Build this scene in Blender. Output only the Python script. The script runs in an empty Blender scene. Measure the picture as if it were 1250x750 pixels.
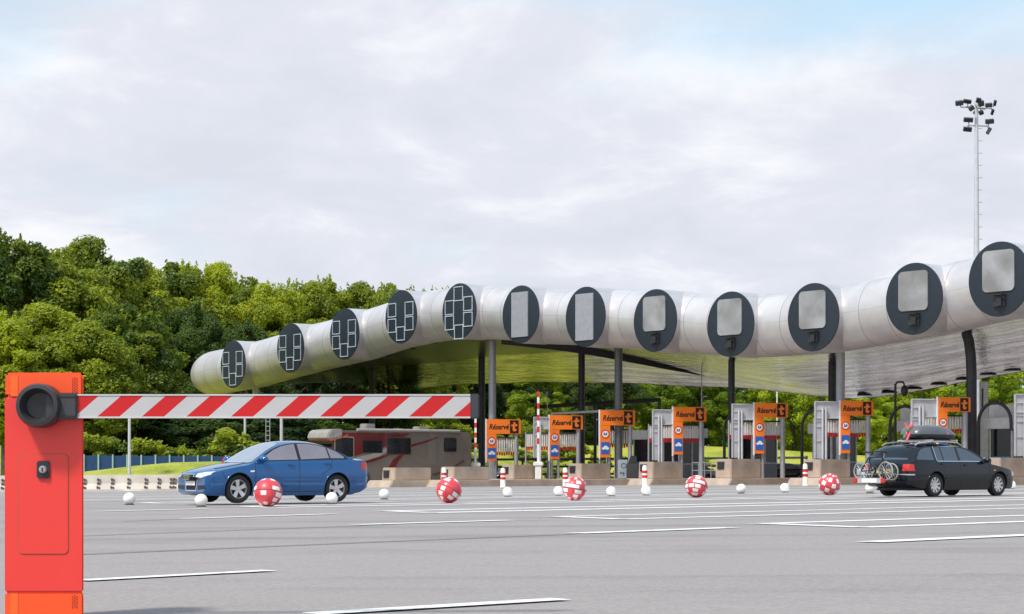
import bpy, bmesh, math, random
from mathutils import Vector, Matrix
random.seed(7)
R = math.radians
sc = bpy.context.scene
COL = sc.collection
F = 2400.0; H0 = 570.0; EYE = 0.87        # focal length in photo pixels, horizon row, eye height
def g(X, Y): return .006*X - .0045*Y + .22   # gently falling plaza
def P(x, y, Y): return Vector(((x-625)/F*Y, Y, EYE-(y-H0)/F*Y))
def G(x, y):
    k = (x-625)/F
    Y = (EYE-.22)/((y-H0)/F + .006*k - .0045)
    return Vector((k*Y, Y, g(k*Y, Y)))
def lerp(a, b, t): return a+(b-a)*t
def sst(a, b, x):
    t = max(0, min(1, (x-a)/(b-a))); return t*t*(3-2*t)
def interp(tab, x):
    if x <= tab[0][0]: return tab[0][1]
    for (x0, y0), (x1, y1) in zip(tab, tab[1:]):
        if x <= x1: return lerp(y0, y1, (x-x0)/(x1-x0))
    return tab[-1][1]
def sinterp(tab, x):
    """Catmull-Rom through a table"""
    n = len(tab)
    if x <= tab[0][0]: return tab[0][1]
    if x >= tab[-1][0]: return tab[-1][1]
    for i in range(n-1):
        if x <= tab[i+1][0]:
            x0, y0 = tab[i]; x1, y1 = tab[i+1]
            m0 = (y1-tab[i-1][1])/(x1-tab[i-1][0]) if i > 0 else (y1-y0)/(x1-x0)
            m1 = (tab[i+2][1]-y0)/(tab[i+2][0]-x0) if i < n-2 else (y1-y0)/(x1-x0)
            h = x1-x0; t = (x-x0)/h
            return (2*t**3-3*t*t+1)*y0+(t**3-2*t*t+t)*h*m0+(-2*t**3+3*t*t)*y1+(t**3-t*t)*h*m1

# ------------------------------------------------------------------ materials
M = {}
def mat(name, col, rough=.6, metal=0, var=.12, scale=3., bump=0, bscale=40., ior=1.5, coat=0, spec=None, obj=True, trans=0):
    m = bpy.data.materials.new(name); m.use_nodes = True
    nt = m.node_tree; b = nt.nodes['Principled BSDF']
    b.inputs['Roughness'].default_value = rough; b.inputs['Metallic'].default_value = metal
    b.inputs['IOR'].default_value = ior
    if coat: b.inputs['Coat Weight'].default_value = coat; b.inputs['Coat Roughness'].default_value = .04
    tc = nt.nodes.new('ShaderNodeTexCoord')
    n = nt.nodes.new('ShaderNodeTexNoise'); n.inputs['Scale'].default_value = scale; n.inputs['Detail'].default_value = 6
    nt.links.new(tc.outputs['Object'], n.inputs['Vector'])
    mr = nt.nodes.new('ShaderNodeMapRange'); mr.inputs[1].default_value = .3; mr.inputs[2].default_value = .7
    mr.inputs[3].default_value = 1-var; mr.inputs[4].default_value = 1+var
    nt.links.new(n.outputs['Fac'], mr.inputs[0])
    mx = nt.nodes.new('ShaderNodeVectorMath'); mx.operation = 'SCALE'
    mx.inputs[0].default_value = col[:3]
    nt.links.new(mr.outputs[0], mx.inputs['Scale']); nt.links.new(mx.outputs[0], b.inputs['Base Color'])
    if bump:
        n2 = nt.nodes.new('ShaderNodeTexNoise'); n2.inputs['Scale'].default_value = bscale; n2.inputs['Detail'].default_value = 4
        nt.links.new(tc.outputs['Object'], n2.inputs['Vector'])
        bp = nt.nodes.new('ShaderNodeBump'); bp.inputs['Strength'].default_value = bump; bp.inputs['Distance'].default_value = .02
        nt.links.new(n2.outputs['Fac'], bp.inputs['Height']); nt.links.new(bp.outputs[0], b.inputs['Normal'])
    M[name] = m; return m
def srgb(r, g_, b): return tuple(((c/255+.055)/1.055)**2.4 if c > 10 else c/3294 for c in (r, g_, b))

# ------------------------------------------------------------------ mesh builder
class MB:
    def __init__(s): s.v = []; s.f = []; s.m = []
    def add(s, vs, fs, mi=0):
        o = len(s.v); s.v += [Vector(v) for v in vs]; s.f += [tuple(i+o for i in f) for f in fs]; s.m += [mi]*len(fs)
    def box(s, c, d, mi=0, M_=None):
        x, y, z = [k/2 for k in d]
        vs = [Vector((sx*x, sy*y, sz*z)) for sx in (-1, 1) for sy in (-1, 1) for sz in (-1, 1)]
        if M_ is not None: vs = [M_ @ v for v in vs]
        vs = [v+Vector(c) for v in vs]
        s.add(vs, [(0, 1, 3, 2), (4, 6, 7, 5), (0, 4, 5, 1), (2, 3, 7, 6), (0, 2, 6, 4), (1, 5, 7, 3)], mi)
    def tube(s, pts, r, n=12, mi=0, caps=True):
        pts = [Vector(p) for p in pts]; rs = r if isinstance(r, (list, tuple)) else [r]*len(pts)
        rings = []; ref = None
        for i, p in enumerate(pts):
            a = pts[max(i-1, 0)]; b = pts[min(i+1, len(pts)-1)]; t = (b-a).normalized()
            if ref is None: ref = Vector((0, 0, 1)) if abs(t.z) < .9 else Vector((1, 0, 0))
            u = (ref - t*ref.dot(t)).normalized(); ref = u; w = t.cross(u)
            rings.append([p+(u*math.cos(2*math.pi*k/n)+w*math.sin(2*math.pi*k/n))*rs[i] for k in range(n)])
        vs = [v for q in rings for v in q]; fs = []
        for i in range(len(pts)-1):
            for k in range(n):
                fs.append((i*n+k, i*n+(k+1) % n, (i+1)*n+(k+1) % n, (i+1)*n+k))
        if caps: fs.append(tuple(range(n))[::-1]); fs.append(tuple((len(pts)-1)*n+k for k in range(n)))
        s.add(vs, fs, mi)
    def lathe(s, prof, c=(0, 0, 0), axis='Z', n=32, mi=0, closed=False, cap=True):
        vs = []; fs = []
        for (r, h) in prof:
            for k in range(n):
                a = 2*math.pi*k/n; x, y = r*math.cos(a), r*math.sin(a)
                v = {'Z': (x, y, h), 'Y': (x, h, y), 'X': (h, x, y)}[axis]
                vs.append(Vector(v)+Vector(c))
        m = len(prof)
        for i in range(m-1+(1 if closed else 0)):
            for k in range(n):
                j = (i+1) % m
                fs.append((i*n+k, i*n+(k+1) % n, j*n+(k+1) % n, j*n+k))
        if not closed and cap:
            if prof[0][0] > 1e-4: fs.append(tuple(range(n))[::-1])
            if prof[-1][0] > 1e-4: fs.append(tuple((m-1)*n+k for k in range(n)))
        s.add(vs, fs, mi)
    def prism(s, poly, d0, d1, plane='XZ', mi=0):
        """extrude a 2D polygon; plane XZ extrudes along Y etc."""
        n = len(poly)
        def mk(p, d): return {'XZ': (p[0], d, p[1]), 'XY': (p[0], p[1], d), 'YZ': (d, p[0], p[1])}[plane]
        vs = [mk(p, d0) for p in poly]+[mk(p, d1) for p in poly]
        fs = [tuple(range(n)), tuple(range(2*n-1, n-1, -1))]+[(i, i+n, (i+1) % n+n, (i+1) % n) for i in range(n)]
        s.add(vs, fs, mi)
    def ellipsoid(s, c, r, mi=0, nu=20, nv=12, M_=None):
        vs = [];
        for j in range(nv+1):
            th = math.pi*j/nv
            for k in range(nu):
                ph = 2*math.pi*k/nu
                v = Vector((r[0]*math.sin(th)*math.cos(ph), r[1]*math.sin(th)*math.sin(ph), r[2]*math.cos(th)))
                if M_ is not None: v = M_ @ v
                vs.append(v+Vector(c))
        s.add(vs, [(j*nu+k, (j+1)*nu+k, (j+1)*nu+(k+1) % nu, j*nu+(k+1) % nu) for j in range(nv) for k in range(nu)], mi)
    def build(s, name, mats, parent=None, smooth=None, bevel=0, weld=False):
        me = bpy.data.meshes.new(name); me.from_pydata(s.v, [], s.f)
        if not isinstance(mats, (list, tuple)): mats = [mats]
        for q in mats: me.materials.append(M[q] if isinstance(q, str) else q)
        for p, i in zip(me.polygons, s.m): p.material_index = i
        bm = bmesh.new(); bm.from_mesh(me)
        if weld: bmesh.ops.remove_doubles(bm, verts=bm.verts, dist=1e-4)
        if bevel:
            bmesh.ops.recalc_face_normals(bm, faces=bm.faces)
            ed = [e for e in bm.edges if len(e.link_faces) == 2 and e.calc_face_angle(0) > .5]
            bmesh.ops.bevel(bm, geom=ed, offset=bevel, segments=2, affect='EDGES', clamp_overlap=True)
        bmesh.ops.recalc_face_normals(bm, faces=bm.faces)
        bm.to_mesh(me); bm.free()
        o = bpy.data.objects.new(name, me); COL.objects.link(o)
        if parent is not None: o.parent = parent
        if smooth is not None:
            for p in me.polygons: p.use_smooth = True
            me.set_sharp_from_angle(angle=R(smooth))
        return o
def tag(o, label=None, cat=None, group=None, kind=None):
    if label: o['label'] = label
    if cat: o['category'] = cat
    if group: o['group'] = group
    if kind: o['kind'] = kind
    return o
def empty(name, loc, rz=0, label=None, cat=None, group=None):
    o = bpy.data.objects.new(name, None); COL.objects.link(o); o.location = loc; o.rotation_euler.z = rz
    o.empty_display_size = .2
    return tag(o, label, cat, group)
def copy_tree(o, parent=None):
    kids = [c for c in COL.objects if c.parent == o]
    c = o.copy(); COL.objects.link(c)
    if parent is not None: c.parent = parent
    for k in kids: copy_tree(k, c)
    return c
def text_mb(txt, size, shear=0, depth=.004, bold=0):
    cu = bpy.data.curves.new('txt', 'FONT'); cu.body = txt; cu.size = size; cu.shear = shear; cu.extrude = depth
    cu.offset = bold; cu.align_x = 'CENTER'; cu.align_y = 'CENTER'; cu.resolution_u = 3
    o = bpy.data.objects.new('txt', cu); COL.objects.link(o)
    dg = bpy.context.evaluated_depsgraph_get(); me = bpy.data.meshes.new_from_object(o.evaluated_get(dg))
    vs = [v.co.copy() for v in me.vertices]; fs = [tuple(p.vertices) for p in me.polygons]
    bpy.data.objects.remove(o); bpy.data.meshes.remove(me)
    return vs, fs
def add_text(mb, txt, size, c, ax=Vector((1, 0, 0)), up=Vector((0, 0, 1)), mi=0, shear=0, bold=0, sx=1, depth=.004):
    vs, fs = text_mb(txt, size, shear, depth, bold); nn = ax.cross(up)
    mb.add([Vector(c)+ax*v.x*sx+up*v.y+nn*v.z for v in vs], fs, mi)

mat('asphalt_dark', (.05, .05, .055), .9, var=.2)
mat('white_paint', (.78, .78, .76), .55, var=.12, scale=1.5)
mat('concrete', (.42, .325, .255), .85, var=.2, scale=1.2, bump=.3, bscale=12)
mat('concrete_pale', (.56, .50, .43), .85, var=.14, scale=1.0, bump=.3, bscale=12)
mat('black_plastic', (.022, .022, .024), .5, var=.2)
mat('dark_grey', (.045, .045, .05), .45, var=.15)
mat('rubber', (.02, .02, .021), .85, var=.3, scale=20)
mat('steel_grey', (.36, .36, .38), .45, .3, var=.1)
mat('pale_steel', (.55, .55, .57), .5, .2, var=.1)
mat('dark_steel', (.035, .033, .04), .45, .3, var=.2)
mat('chrome', (.75, .75, .77), .12, 1, var=.05)
mat('alloy', (.62, .60, .60), .3, .7, var=.08)
mat('glass_dark', (.02, .022, .026), .05, var=.2, ior=1.7)
mat('booth_glass', (.012, .014, .018), .1, var=.3, ior=1.5)
mat('orange_sign', (.98, .21, .012), .5, var=.04)
mat('sign_black', (.01, .01, .01), .5)
mat('sign_blue', (.02, .13, .48), .5, var=.04)
mat('sign_red', (.62, .02, .02), .5, var=.06)
mat('sign_white', (.8, .8, .8), .5, var=.04)
mat('ball_red', (.66, .05, .065), .4, var=.18, scale=5, coat=.3)
mat('ball_white', (.80, .78, .74), .45, var=.1, scale=5)
mat('white_plastic', (.82, .80, .74), .5, var=.1, scale=4)
mat('trunk', (.07, .055, .04), .9, var=.3, bump=.6, bscale=8)
mat('blue_fence', (.014, .055, .17), .6, var=.12)
mat('fence_post', (.28, .42, .40), .6)
mat('head_glass', (.55, .6, .68), .08, var=.1, ior=1.6, coat=.6)
mat('red_lens', (.55, .02, .015), .15, var=.1, coat=.5)
mat('orange_lens', (.8, .2, .02), .2, var=.1, coat=.5)
mat('plate_white', (.75, .75, .75), .4)
mat('plate_yellow', (.8, .55, .03), .4)
# ------------------------------------------------------------------ camera, light, sky
cam = bpy.data.cameras.new('camera'); co = bpy.data.objects.new('camera', cam); COL.objects.link(co)
co.location = (0, 0, EYE); co.rotation_euler = (R(90), 0, 0)
cam.sensor_width = 36; cam.lens = 36*F/1250; cam.shift_y = (H0-375)/1250; cam.clip_end = 4000; cam.clip_start = .1
sc.camera = co
SUN_EL, SUN_AZ = 56, 222    # azimuth clockwise from +Y (camera heading): behind and to the left
sd = Vector((math.sin(R(SUN_AZ))*math.cos(R(SUN_EL)), math.cos(R(SUN_AZ))*math.cos(R(SUN_EL)), math.sin(R(SUN_EL))))
sl = bpy.data.lights.new('sun', 'SUN'); so = bpy.data.objects.new('sun', sl); COL.objects.link(so)
sl.energy = 3.1; sl.angle = R(7); sl.color = (1, .95, .88)
so.rotation_euler = sd.to_track_quat('Z', 'Y').to_euler()
w = bpy.data.worlds.new('World'); sc.world = w; w.use_nodes = True
nt = w.node_tree; N = nt.nodes; L = nt.links
bg = N['Background']; bg.inputs['Strength'].default_value = .1
sky = N.new('ShaderNodeTexSky'); sky.sky_type = 'NISHITA'; sky.sun_disc = False
sky.sun_elevation = R(SUN_EL); sky.sun_rotation = R(SUN_AZ); sky.air_density = 1.2; sky.dust_density = 2
tc = N.new('ShaderNodeTexCoord'); sep = N.new('ShaderNodeSeparateXYZ'); L.new(tc.outputs['Generated'], sep.inputs[0])
def math_n(op, a, b=None, nodes=N, links=L):
    m = nodes.new('ShaderNodeMath'); m.operation = op
    for i, q in enumerate((a, b)):
        if q is None: continue
        if isinstance(q, (int, float)): m.inputs[i].default_value = q
        else: links.new(q, m.inputs[i])
    return m.outputs[0]
zz = math_n('MAXIMUM', sep.outputs[2], 0.0); den = math_n('ADD', zz, .20)
cx = math_n('DIVIDE', sep.outputs[0], den); cy = math_n('DIVIDE', sep.outputs[1], den)
cmb = N.new('ShaderNodeCombineXYZ'); L.new(cx, cmb.inputs[0]); L.new(cy, cmb.inputs[1])
n1 = N.new('ShaderNodeTexNoise'); n1.inputs['Scale'].default_value = 3.1; n1.inputs['Detail'].default_value = 9; n1.inputs['Roughness'].default_value = .6; n1.inputs['Distortion'].default_value = .3
mp1 = N.new('ShaderNodeMapping'); mp1.inputs['Location'].default_value = (7.3, 2.1, 0); mp1.inputs['Scale'].default_value = (1, .8, 1)
L.new(cmb.outputs[0], mp1.inputs[0]); L.new(mp1.outputs[0], n1.inputs['Vector'])
n2 = N.new('ShaderNodeTexNoise'); n2.inputs['Scale'].default_value = .95; n2.inputs['Detail'].default_value = 5; n2.inputs['Roughness'].default_value = .5
mp2 = N.new('ShaderNodeMapping'); mp2.inputs['Location'].default_value = (3.1, 9.4, 0)
L.new(cmb.outputs[0], mp2.inputs[0]); L.new(mp2.outputs[0], n2.inputs['Vector'])
cr = N.new('ShaderNodeValToRGB'); L.new(n1.outputs['Fac'], cr.inputs[0])
e = cr.color_ramp.elements
e[0].position = .36; e[0].color = (5.95, 6.2, 6.95, 1)
e[1].position = .68; e[1].color = (7.9, 8.0, 8.4, 1)
q = e.new(.52); q.color = (6.5, 6.7, 7.4, 1)
# clear patches high up
hi = N.new('ShaderNodeMapRange'); hi.inputs[1].default_value = .195; hi.inputs[2].default_value = .26; hi.inputs[3].default_value = 0; hi.inputs[4].default_value = .22
L.new(sep.outputs[2], hi.inputs[0])
gap = N.new('ShaderNodeMapRange'); gap.inputs[1].default_value = .56; gap.inputs[2].default_value = .70; gap.inputs[3].default_value = 0; gap.inputs[4].default_value = .75
L.new(math_n('ADD', n2.outputs['Fac'], hi.outputs[0]), gap.inputs[0])
skb = N.new('ShaderNodeVectorMath'); skb.operation = 'ADD'; L.new(sky.outputs[0], skb.inputs[0]); skb.inputs[1].default_value = (1.6, 3.0, 3.6)
mx = N.new('ShaderNodeMix'); mx.data_type = 'RGBA'
L.new(gap.outputs[0], mx.inputs[0]); L.new(cr.outputs[0], mx.inputs[6]); L.new(skb.outputs[0], mx.inputs[7])
L.new(mx.outputs[2], bg.inputs['Color'])
sc.view_settings.view_transform = 'Standard'; sc.view_settings.look = 'None'; sc.view_settings.exposure = .28; sc.view_settings.gamma = 1
sc.view_settings.use_curve_mapping = False

# ------------------------------------------------------------------ ground
def node_mat(name):
    m = bpy.data.materials.new(name); m.use_nodes = True; M[name] = m
    return m, m.node_tree, m.node_tree.nodes['Principled BSDF']
m, nt, b = node_mat('asphalt')
def nn(nt, typ, **kw):
    n = nt.nodes.new(typ)
    for k, v in kw.items():
        if k.startswith('i_'): n.inputs[k[2:].replace('_', ' ')].default_value = v
        else: setattr(n, k, v)
    return n
tc = nn(nt, 'ShaderNodeTexCoord')
a1 = nn(nt, 'ShaderNodeTexNoise', i_Scale=.9, i_Detail=8.)          # patches
mpa = nn(nt, 'ShaderNodeMapping'); mpa.inputs['Rotation'].default_value = (0, 0, R(-41)); mpa.inputs['Scale'].default_value = (.04, .55, 1)
a2 = nn(nt, 'ShaderNodeTexNoise', i_Scale=1., i_Detail=5.)           # wear streaks along the lanes
a3 = nn(nt, 'ShaderNodeTexNoise', i_Scale=45., i_Detail=3.)          # grit
a4 = nn(nt, 'ShaderNodeTexVoronoi', i_Scale=28.)
nt.links.new(tc.outputs['Object'], a1.inputs['Vector']); nt.links.new(tc.outputs['Object'], mpa.inputs[0]); nt.links.new(mpa.outputs[0], a2.inputs['Vector'])
nt.links.new(tc.outputs['Object'], a3.inputs['Vector']); nt.links.new(tc.outputs['Object'], a4.inputs['Vector'])
mm = lambda op, a, b_=None: math_n(op, a, b_, nt.nodes, nt.links)
sm = mm('ADD', mm('MULTIPLY', a1.outputs['Fac'], .35), mm('ADD', mm('MULTIPLY', a2.outputs['Fac'], 1.05), mm('MULTIPLY', a3.outputs['Fac'], .6)))
cr = nn(nt, 'ShaderNodeValToRGB'); nt.links.new(sm, cr.inputs[0])
cr.color_ramp.elements[0].position = .68; cr.color_ramp.elements[0].color = .172, .155, .148, 1
cr.color_ramp.elements[1].position = 1.0; cr.color_ramp.elements[1].color = (.285, .252, .240, 1)
sp = nn(nt, 'ShaderNodeMapRange'); nt.links.new(a4.outputs['Distance'], sp.inputs[0])
sp.inputs[1].default_value = .06; sp.inputs[2].default_value = .2; sp.inputs[3].default_value = 1.5; sp.inputs[4].default_value = 1
vm = nn(nt, 'ShaderNodeVectorMath', operation='SCALE'); nt.links.new(cr.outputs[0], vm.inputs[0]); nt.links.new(sp.outputs[0], vm.inputs['Scale'])
# oil drips down the lane middles and darker patches
st = nn(nt, 'ShaderNodeTexNoise', i_Scale=1.3, i_Detail=7., i_Roughness=.7); mps = nn(nt, 'ShaderNodeMapping'); mps.inputs['Rotation'].default_value = (0, 0, R(-41)); mps.inputs['Scale'].default_value = (.35, 1.2, 1)
nt.links.new(tc.outputs['Object'], mps.inputs[0]); nt.links.new(mps.outputs[0], st.inputs['Vector'])
sr = nn(nt, 'ShaderNodeMapRange'); nt.links.new(st.outputs['Fac'], sr.inputs[0]); sr.inputs[1].default_value = .58; sr.inputs[2].default_value = .72; sr.inputs[3].default_value = 1.0; sr.inputs[4].default_value = .91
vc = nn(nt, 'ShaderNodeTexVoronoi', feature='DISTANCE_TO_EDGE', i_Scale=.16, i_Randomness=1.); wv = nn(nt, 'ShaderNodeVectorMath', operation='ADD'); wn_ = nn(nt, 'ShaderNodeTexNoise', i_Scale=.8, i_Detail=5.)
nt.links.new(tc.outputs['Object'], wn_.inputs['Vector']); ws = nn(nt, 'ShaderNodeVectorMath', operation='SCALE'); ws.inputs['Scale'].default_value = 1.6; nt.links.new(wn_.outputs['Color'], ws.inputs[0])
nt.links.new(tc.outputs['Object'], wv.inputs[0]); nt.links.new(ws.outputs[0], wv.inputs[1]); nt.links.new(wv.outputs[0], vc.inputs['Vector'])
ck = nn(nt, 'ShaderNodeMapRange'); nt.links.new(vc.outputs['Distance'], ck.inputs[0]); ck.inputs[1].default_value = .002; ck.inputs[2].default_value = .006; ck.inputs[3].default_value = .97; ck.inputs[4].default_value = 1.0
g1 = nn(nt, 'ShaderNodeTexNoise', i_Scale=24., i_Detail=3., i_Roughness=.8); nt.links.new(tc.outputs['Object'], g1.inputs['Vector']); gr = nn(nt, 'ShaderNodeMapRange'); nt.links.new(g1.outputs['Fac'], gr.inputs[0]); gr.inputs[1].default_value = .3; gr.inputs[2].default_value = .7; gr.inputs[3].default_value = .80; gr.inputs[4].default_value = 1.2
vm2 = nn(nt, 'ShaderNodeVectorMath', operation='SCALE'); nt.links.new(vm.outputs[0], vm2.inputs[0]); nt.links.new(mm('MULTIPLY', gr.outputs[0], mm('MULTIPLY', sr.outputs[0], ck.outputs[0])), vm2.inputs['Scale'])
nt.links.new(vm2.outputs[0], b.inputs['Base Color'])
b.inputs['Roughness'].default_value = .8
bp = nn(nt, 'ShaderNodeBump', i_Strength=.25, i_Distance=.01); nt.links.new(a3.outputs['Fac'], bp.inputs['Height']); nt.links.new(bp.outputs[0], b.inputs['Normal'])

m, nt, b = node_mat('grass')
tc = nn(nt, 'ShaderNodeTexCoord')
a1 = nn(nt, 'ShaderNodeTexNoise', i_Scale=.5, i_Detail=8.); a2 = nn(nt, 'ShaderNodeTexNoise', i_Scale=7., i_Detail=6.)
for a in (a1, a2): nt.links.new(tc.outputs['Object'], a.inputs['Vector'])
sm = math_n('ADD', math_n('MULTIPLY', a1.outputs['Fac'], .6, nt.nodes, nt.links), math_n('MULTIPLY', a2.outputs['Fac'], .4, nt.nodes, nt.links), nt.nodes, nt.links)
cr = nn(nt, 'ShaderNodeValToRGB'); nt.links.new(sm, cr.inputs[0])
e = cr.color_ramp.elements
e[0].position = .38; e[0].color = (.22, .25, .02, 1); e[1].position = .62; e[1].color = (.46, .40, .07, 1)
q = e.new(.5); q.color = (.33, .36, .03, 1)
nt.links.new(cr.outputs[0], b.inputs['Base Color']); b.inputs['Roughness'].default_value = .9
bp = nn(nt, 'ShaderNodeBump', i_Strength=.8, i_Distance=.15); nt.links.new(a2.outputs['Fac'], bp.inputs['Height']); nt.links.new(bp.outputs[0], b.inputs['Normal'])

def terrain(X, Y):
    z = g(X, Y)-.25
    # mound behind the low concrete wall on the left
    k = sst(97.5, 101, Y)*(1-sst(-15, -11, X))*(1-sst(118, 128, Y))
    crest = lerp(.30, 1.16, sst(-27, -16.5, X-(Y-100)*.0)) + .25*math.sin(X*.35)*sst(0, 1, 0)
    z = lerp(z, lerp(.22, crest, sst(98, 105, Y)) - .5*sst(107, 118, Y)*sst(-27, -17, X), k)
    # bank behind the plaza and the wooded ground on the left
    s = Y-170-0.35*max(0, X)*0
    rs = 27*sst(-6, 8, X); bank = 3.6*sst(158+rs, 186+rs*.5, Y)+ .5*math.sin(X*.13)*sst(165+rs, 190+rs*.6, Y)
    left = (1-sst(-34, -24, X+ (Y-130)*-.25))*sst(118, 150, Y)*1.2
    return z + bank*(1-.35*sst(20, 50, X)) + left
def grid(name, xs, ys, fn, m, label=None):
    mb = MB(); nx, ny = len(xs), len(ys)
    mb.add([(x, y, fn(x, y)) for y in ys for x in xs], [(j*nx+i, j*nx+i+1, (j+1)*nx+i+1, (j+1)*nx+i) for j in range(ny-1) for i in range(nx-1)])
    return mb.build(name, m, smooth=60)
xs = [-3000, -1200, -500, -200, -120]+[-90+i*2 for i in range(91)]+[120, 200, 500, 1200, 3000]
ys = [-1500, -500, -100, 0, 60, 90]+[94+i*1.5 for i in range(80)]+[240, 300, 500, 1000, 3000]
def terr(X, Y):
    Xc = max(-120, min(120, X)); Yc = max(-60, min(260, Y)); return terrain(Xc, Yc)
o = grid('ground', xs, ys, terr, 'grass'); o['kind'] = 'structure'
# plaza asphalt: a polygon sheet
mb = MB(); outer = [(-160, -60), (160, -60), (160, 184), (6, 184), (-2, 157), (-20, 157), (-13, 128), (-13, 97.2), (-160, 97.2)]
mb.add([(x, y, g(x, y)) for x, y in outer], [tuple(range(len(outer)))])
o = mb.build('plaza_road', 'asphalt'); o['kind'] = 'structure'
# painted lines -------------------------------------------------------------
LD = Vector((.743, .669, 0)).normalized()
mk = MB()
def strip(mb, a, b, w=.14, dz=.005, mi=0):
    a = Vector(a); b = Vector(b); d = (b-a); d.z = 0; d.normalize(); n = Vector((-d.y, d.x, 0))*w/2
    q = [a-n, b-n, b+n, a+n]
    mb.add([(v.x, v.y, g(v.x, v.y)+dz) for v in q], [(0, 1, 2, 3)], mi)
def gp(x, y): return G(x, y)
tips = [Vector((3.17, 25.6, 0)), Vector((.58, 30.7, 0)), Vector((-2.46, 36.6, 0)), Vector((-6.1, 43.5, 0)), Vector((-9.8, 51.3, 0))]
for j in range(1, 9): tips.append(tips[4]+Vector((-3.6, 7.4, 0))*j)
tips.insert(0, Vector((6.1, 19.9, 0)))
TUBE0 = Vector((-23.45, 165.5, 0)); TUBE1 = Vector((26.1, 104.3, 0)); TT = (TUBE1-TUBE0).normalized(); DD = Vector((-TT.y, TT.x, 0)); NF = -DD
for k, t in enumerate(tips):
    kink = t+Vector((1.0, -2.0, 0))
    # length to the island nose line
    def run(p):
        s = (TUBE0-p).dot(DD)-3.5; return s/LD.dot(DD)
    if k != 0:
        ww = .34 if k < 3 else .6; strip(mk, t, t+LD*run(t), ww); strip(mk, kink+LD*.0, kink+LD*run(kink), ww, .006); strip(mk, t+LD*.15, kink+LD*.05, .3, .0075)
    if k >= 2:      # dashes between the pairs
        for q in range(9):
            s0 = t-TT*3.4+LD*(3+q*12); 
            if s0.y < 110 and s0.x < 60 and s0.y > 47: strip(mk, s0, s0+LD*4, .4)
for a, b in [((99, 710), (329.5, 697.7)), ((380, 751.3), (685, 733)), ((226, 633.8), (407, 628)), ((115, 625), (252, 621.6)), ((434, 641.4), (621, 635.8)), ((702, 652), (892, 645)), ((1060, 662.7), (1300, 652))]:
    strip(mk, G(*a), G(*b), .17 if a[1] > 690 else .33, .009)
m, nt, b = node_mat('road_paint')
tc = nn(nt, 'ShaderNodeTexCoord'); w1 = nn(nt, 'ShaderNodeTexNoise', i_Scale=9., i_Detail=6., i_Roughness=.7); nt.links.new(tc.outputs['Object'], w1.inputs['Vector'])
wr = nn(nt, 'ShaderNodeValToRGB'); nt.links.new(w1.outputs['Fac'], wr.inputs[0]); wr.color_ramp.elements[0].position = .33; wr.color_ramp.elements[0].color = (.34, .32, .31, 1); wr.color_ramp.elements[1].position = .46; wr.color_ramp.elements[1].color = (.76, .75, .73, 1)
nt.links.new(wr.outputs[0], b.inputs['Base Color']); b.inputs['Roughness'].default_value = .6
o = mk.build('road_markings', 'road_paint'); o['kind'] = 'structure'
mj = MB()
for a, b in [((40, 680), (480, 661.5)), ((480, 661.5), (702, 652.6)), ((40, 657), (480, 641)), ((150, 637), (227, 634))]:
    strip(mj, G(*a), G(*b), .07, .007)
o = mj.build('asphalt_joints', mat('joint', (.12, .115, .12), .9)); o['kind'] = 'structure'

# ------------------------------------------------------------------ trees
def leaf_mat(name, c0, c1):
    m = bpy.data.materials.new(name); m.use_nodes = True; M[name] = m; nt = m.node_tree
    for n in list(nt.nodes): nt.nodes.remove(n)
    out = nn(nt, 'ShaderNodeOutputMaterial'); mixs = nn(nt, 'ShaderNodeMixShader')
    b = nn(nt, 'ShaderNodeBsdfPrincipled', i_Roughness=.55); tr = nn(nt, 'ShaderNodeBsdfTranslucent')
    tc = nn(nt, 'ShaderNodeTexCoord'); n1 = nn(nt, 'ShaderNodeTexNoise', i_Scale=.55, i_Detail=4.); n2 = nn(nt, 'ShaderNodeTexWhiteNoise')
    at = nn(nt, 'ShaderNodeAttribute', attribute_name='leafrand')
    oi = nn(nt, 'ShaderNodeObjectInfo')
    nt.links.new(tc.outputs['Object'], n1.inputs['Vector'])
    s = math_n('ADD', math_n('MULTIPLY', n1.outputs['Fac'], .7, nt.nodes, nt.links), math_n('ADD', math_n('MULTIPLY', at.outputs['Fac'], .35, nt.nodes, nt.links), math_n('MULTIPLY', oi.outputs['Random'], .4, nt.nodes, nt.links), nt.nodes, nt.links), nt.nodes, nt.links)
    cr = nn(nt, 'ShaderNodeValToRGB'); nt.links.new(s, cr.inputs[0])
    cr.color_ramp.elements[0].position = .45; cr.color_ramp.elements[0].color = (*c0, 1); cr.color_ramp.elements[1].position = 1.0; cr.color_ramp.elements[1].color = (*c1, 1)
    nt.links.new(cr.outputs[0], b.inputs['Base Color'])
    vs = nn(nt, 'ShaderNodeVectorMath', operation='MULTIPLY'); vs.inputs[1].default_value = (1.3, 1.35, .6)
    nt.links.new(cr.outputs[0], vs.inputs[0]); nt.links.new(vs.outputs[0], tr.inputs['Color'])
    mixs.inputs[0].default_value = .42
    nt.links.new(b.outputs[0], mixs.inputs[1]); nt.links.new(tr.outputs[0], mixs.inputs[2]); nt.links.new(mixs.outputs[0], out.inputs[0])
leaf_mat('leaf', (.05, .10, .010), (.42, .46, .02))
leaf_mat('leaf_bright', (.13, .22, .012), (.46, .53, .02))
leaf_mat('leaf_shaded', (.025, .055, .012), (.10, .16, .02))  # shade of the wood put into the leaf colour

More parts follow.
